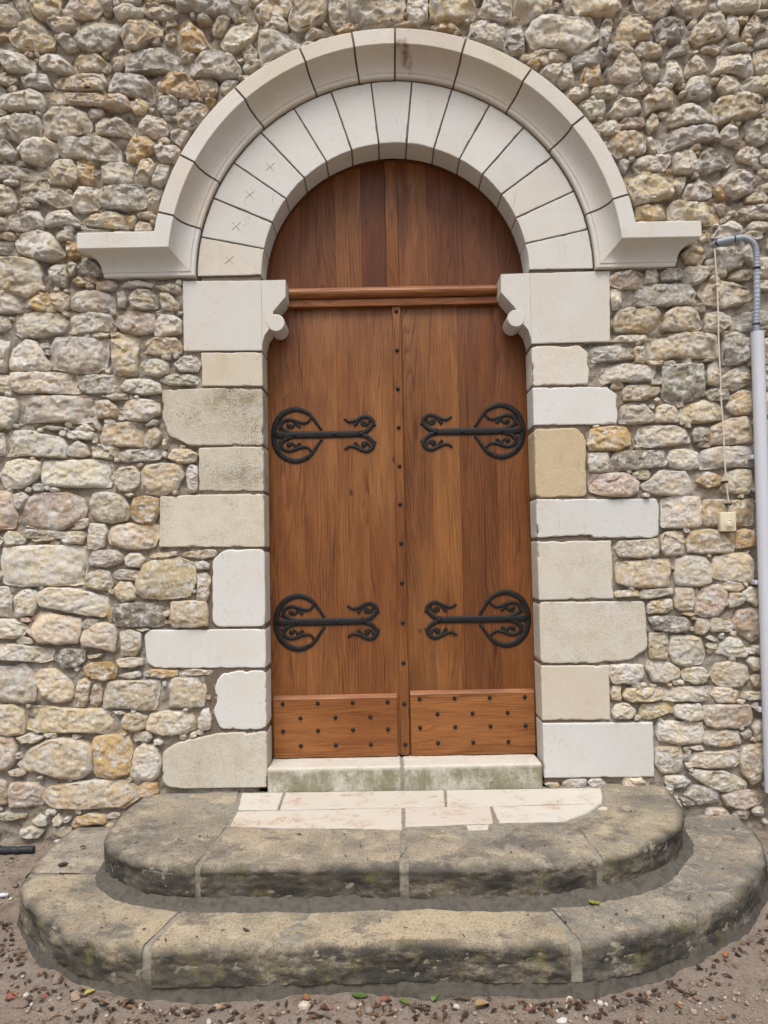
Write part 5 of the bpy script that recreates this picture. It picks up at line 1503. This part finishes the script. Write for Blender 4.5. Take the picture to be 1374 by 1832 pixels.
rg = np.random.default_rng(21)
PC = [(.27, .215, .165), (.33, .28, .225), (.22, .17, .13), (.40, .36, .305), (.27, .175, .13), (.16, .125, .10), (.25, .20, .155), (.20, .155, .12)]
peb = []; lit = []
def gpos(): 
    if rg.random() < .72: return rg.uniform(-2.4, 2.4), rg.uniform(-2.0, -1.30)
    return rg.choice([-1, 1])*rg.uniform(1.5, 2.6), rg.uniform(-1.6, -.02)
cnt = 0
while cnt < 6500:
    x, y = gpos()
    if inside_lower(x, y, .05): continue
    s = float(np.clip(rg.lognormal(-5.5, .62), .0015, .022)); V, f = pebble(x, y, ground_z(x, y)+.001, s, rg.uniform(.45, .8), rg, 6)
    peb.append((V, f, np.array(PC[rg.integers(len(PC))])*rg.uniform(.75, 1.2))); cnt += 1
V, Fc, T = join_meshes(peb); tag(mk('gravel', V, Fc, M_PEB, tint=T), kind='stuff')
LC = [(.055, .035, .024), (.10, .055, .032), (.16, .085, .04), (.075, .042, .036), (.035, .026, .02)]
cnt = 0
while cnt < 560:
    x, y = gpos()
    if cnt < 400:                                     # blown up against the foot of the step
        i = rg.integers(120, 800); x, y = OL[i]+NL[i]*abs(rg.normal(.07, .06))
    if inside_lower(x, y, .045): continue
    V, f = leaf_shape(x, y, ground_z(x, y)+.004, rg.uniform(.012, .04), rg.uniform(.006, .018), rg, .8)
    lit.append((V, f, np.array(LC[rg.integers(len(LC))])*rg.uniform(.7, 1.3))); cnt += 1
V, Fc, T = join_meshes(lit); tag(mk('leaf_litter', V, Fc, M_LEAF, tint=T), kind='stuff')
# small specks and bits of leaf scattered on the treads
cr = []
for _ in range(150):
    O, z = (OU, Z_UP) if rg.random() < .35 else (OL, Z_LO)
    i = rg.integers(60, 840); N_ = NU if O is OU else NL; d = rg.uniform(.03, .22 if O is OL else .36); x, y = O[i]-N_[i]*d
    if rg.random() < .6: V, f = pebble(x, y, z, rg.uniform(.002, .005), .5, rg, 6); c = np.array(PC[rg.integers(len(PC))])
    else: V, f = leaf_shape(x, y, z+.004, rg.uniform(.008, .022), rg.uniform(.004, .009), rg, .8); c = np.array(LC[rg.integers(len(LC))])
    cr.append((V, f, c))
V, Fc, T = join_meshes(cr); tag(mk('crumbs', V, Fc, M_LEAF, tint=T), kind='stuff')

def on_ground(u, v):
    q = Gd(u, v, -.07)
    for _ in range(3): q = Gd(u, v, ground_z(q[0], q[1]))
    return q
def put_leaf(u, v, L, w, col, label, rot=None, curl=.35, lobes=0, z=None, name='fallen_leaf'):
    q = on_ground(u, v) if z is None else Gd(u, v, z)
    V, f = leaf_shape(q[0], q[1], q[2]+.004, L, w, rg, curl, lobes, rot); tag(mk(name, V, f, M_LEAF, tint=col), label, 'leaf', 'fallen leaves')
def put_stone(u, v, s, flat, col, label, cat, name, group):
    q = on_ground(u, v); V, f = pebble(q[0], q[1], q[2]-.002, s, flat, rg, 10); tag(mk(name, V, f, M_PEB, tint=col, smooth=False), label, cat, group)
put_leaf(160, 1778, .045, .028, (.42, .34, .09), 'bright yellow leaf lying on the earth near the bottom of the steps', 1.0, .5)
put_leaf(644, 1785, .062, .034, (.075, .135, .035), 'fresh green leaf on the litter below the middle of the lower step', .1, .4)
put_leaf(780, 1788, .055, .030, (.115, .185, .045), 'pale green toothed leaf standing up against the lower step', .9, .5, 2)
put_leaf(722, 1795, .045, .028, (.10, .16, .04), 'small green leaf lying between two larger green ones', 2.3, .4)
put_leaf(826, 1790, .085, .018, (.10, .075, .05), 'long narrow dark leaf beside the pale green toothed leaf', -.15, .2)
put_leaf(862, 1802, .060, .040, (.30, .20, .10), 'tan crumpled leaf on the gravel in front of the lower step', .5, .7)
put_leaf(548, 1788, .050, .030, (.24, .12, .06), 'rust brown curled leaf at the foot of the lower step', 2.0, .8)
put_leaf(1150, 1795, .075, .020, (.05, .04, .035), 'long black leaf on the gravel, right of the middle of the step', -.9, .3)
put_leaf(1298, 1710, .040, .025, (.32, .14, .045), 'orange leaf leaning on the curved end of the lower step', 1.2, .6)
put_leaf(1064, 1618, .050, .046, (.25, .25, .045), 'yellow green lobed leaf lying on the lower tread', .3, .6, 2, Z_LO)
put_leaf(773, 1501, .022, .014, (.55, .33, .06), 'small orange yellow leaf on the upper tread', .3, .3, 0, Z_UP)
put_leaf(149, 1518, .034, .020, (.04, .032, .028), 'dark curled leaf at the back of the lower tread, near the hose', .8, .9, 0, Z_LO)
put_leaf(113, 1551, .050, .030, (.035, .030, .026), 'largest dark crumpled leaf on the lower tread, left of the upper step', .5, .9, 0, Z_LO)
put_leaf(628, 1617, .034, .022, (.05, .035, .025), 'dark brown leaf on the lower tread, below the middle joint', .2, .7, 0, Z_LO)
put_leaf(440, 1667, .034, .014, (.07, .045, .03), 'thin brown leaf lying flat near the front edge of the lower tread', 2.8, .5, 0, Z_LO)
put_leaf(535, 1495, .026, .012, (.10, .05, .025), 'tiny russet leaf on the upper tread in front of the pale slabs', .2, .5, 0, Z_UP)
RB = (.235, .092, .065)
put_stone(22, 1783, .026, .45, RB, 'flat broken piece of red brick at the far corner of the earth, biggest red piece', 'brick fragment', 'brick_fragment', 'red brick fragments')
put_stone(82, 1782, .014, .6, RB, 'small round red brick crumb beside a white pebble', 'brick fragment', 'brick_fragment', 'red brick fragments')
put_stone(688, 1787, .020, .35, (.25, .10, .075), 'thin red brick chip under the middle joint of the steps', 'brick fragment', 'brick_fragment', 'red brick fragments')
put_stone(944, 1806, .014, .7, (.26, .11, .08), 'red brick crumb lying in front of the tan crumpled leaf', 'brick fragment', 'brick_fragment', 'red brick fragments')
put_stone(1160, 1786, .013, .7, (.28, .13, .09), 'orange red brick bit next to the long black leaf', 'brick fragment', 'brick_fragment', 'red brick fragments')
put_stone(590, 1803, .016, .5, (.26, .12, .10), 'dull maroon brick bit near the rust brown leaf', 'brick fragment', 'brick_fragment', 'red brick fragments')
put_stone(47, 1782, .013, .75, (.50, .475, .43), 'white pebble between two pieces of red brick', 'pebble', 'pebble', 'loose pebbles')
put_stone(135, 1785, .030, .6, (.30, .22, .16), 'brown lump of earth and stone beside the yellow leaf', 'stone', 'loose_stone', 'loose pebbles')
put_stone(103, 1757, .030, .8, (.24, .18, .14), 'large brown clod against the curve of the lower step', 'stone', 'loose_stone', 'loose pebbles')
put_stone(545, 1803, .024, .7, (.52, .46, .36), 'cream chunk of stone in front of the rust brown leaf', 'stone', 'loose_stone', 'loose pebbles')
put_stone(490, 1812, .022, .5, (.20, .15, .12), 'dark brown stone on the litter left of the cream chunk', 'stone', 'loose_stone', 'loose pebbles')
put_stone(388, 1803, .018, .6, (.40, .29, .20), 'tan stone lying alone in front of the lower step', 'stone', 'loose_stone', 'loose pebbles')
put_stone(817, 1803, .014, .75, (.47, .45, .41), 'small grey white pebble beside the long narrow leaf', 'pebble', 'pebble', 'loose pebbles')
put_stone(1019, 1790, .017, .7, (.50, .42, .30), 'cream pebble at the foot of the cement joint in the lower step', 'pebble', 'pebble', 'loose pebbles')
put_stone(1006, 1827, .022, .4, (.55, .53, .49), 'flat white pebble nearest the viewer', 'pebble', 'pebble', 'loose pebbles')
put_stone(1074, 1797, .013, .8, (.54, .50, .44), 'pale rounded pebble between the cream pebble and the long black leaf', 'pebble', 'pebble', 'loose pebbles')
put_stone(1255, 1790, .020, .5, (.17, .14, .12), 'dark stone on the gravel under the curved end of the step', 'stone', 'loose_stone', 'loose pebbles')
q = on_ground(10, 1606); V, f = tube(np.array([q+[-.06, -.01, .012], q+[-.02, .0, .012], q+[.012, .004, .013]]), [.008, .010, .009], 10)
tag(mk('plaster_bit', V, f, M_PVC), 'white stick of plaster lying on the earth beside the steps', 'plaster bit')
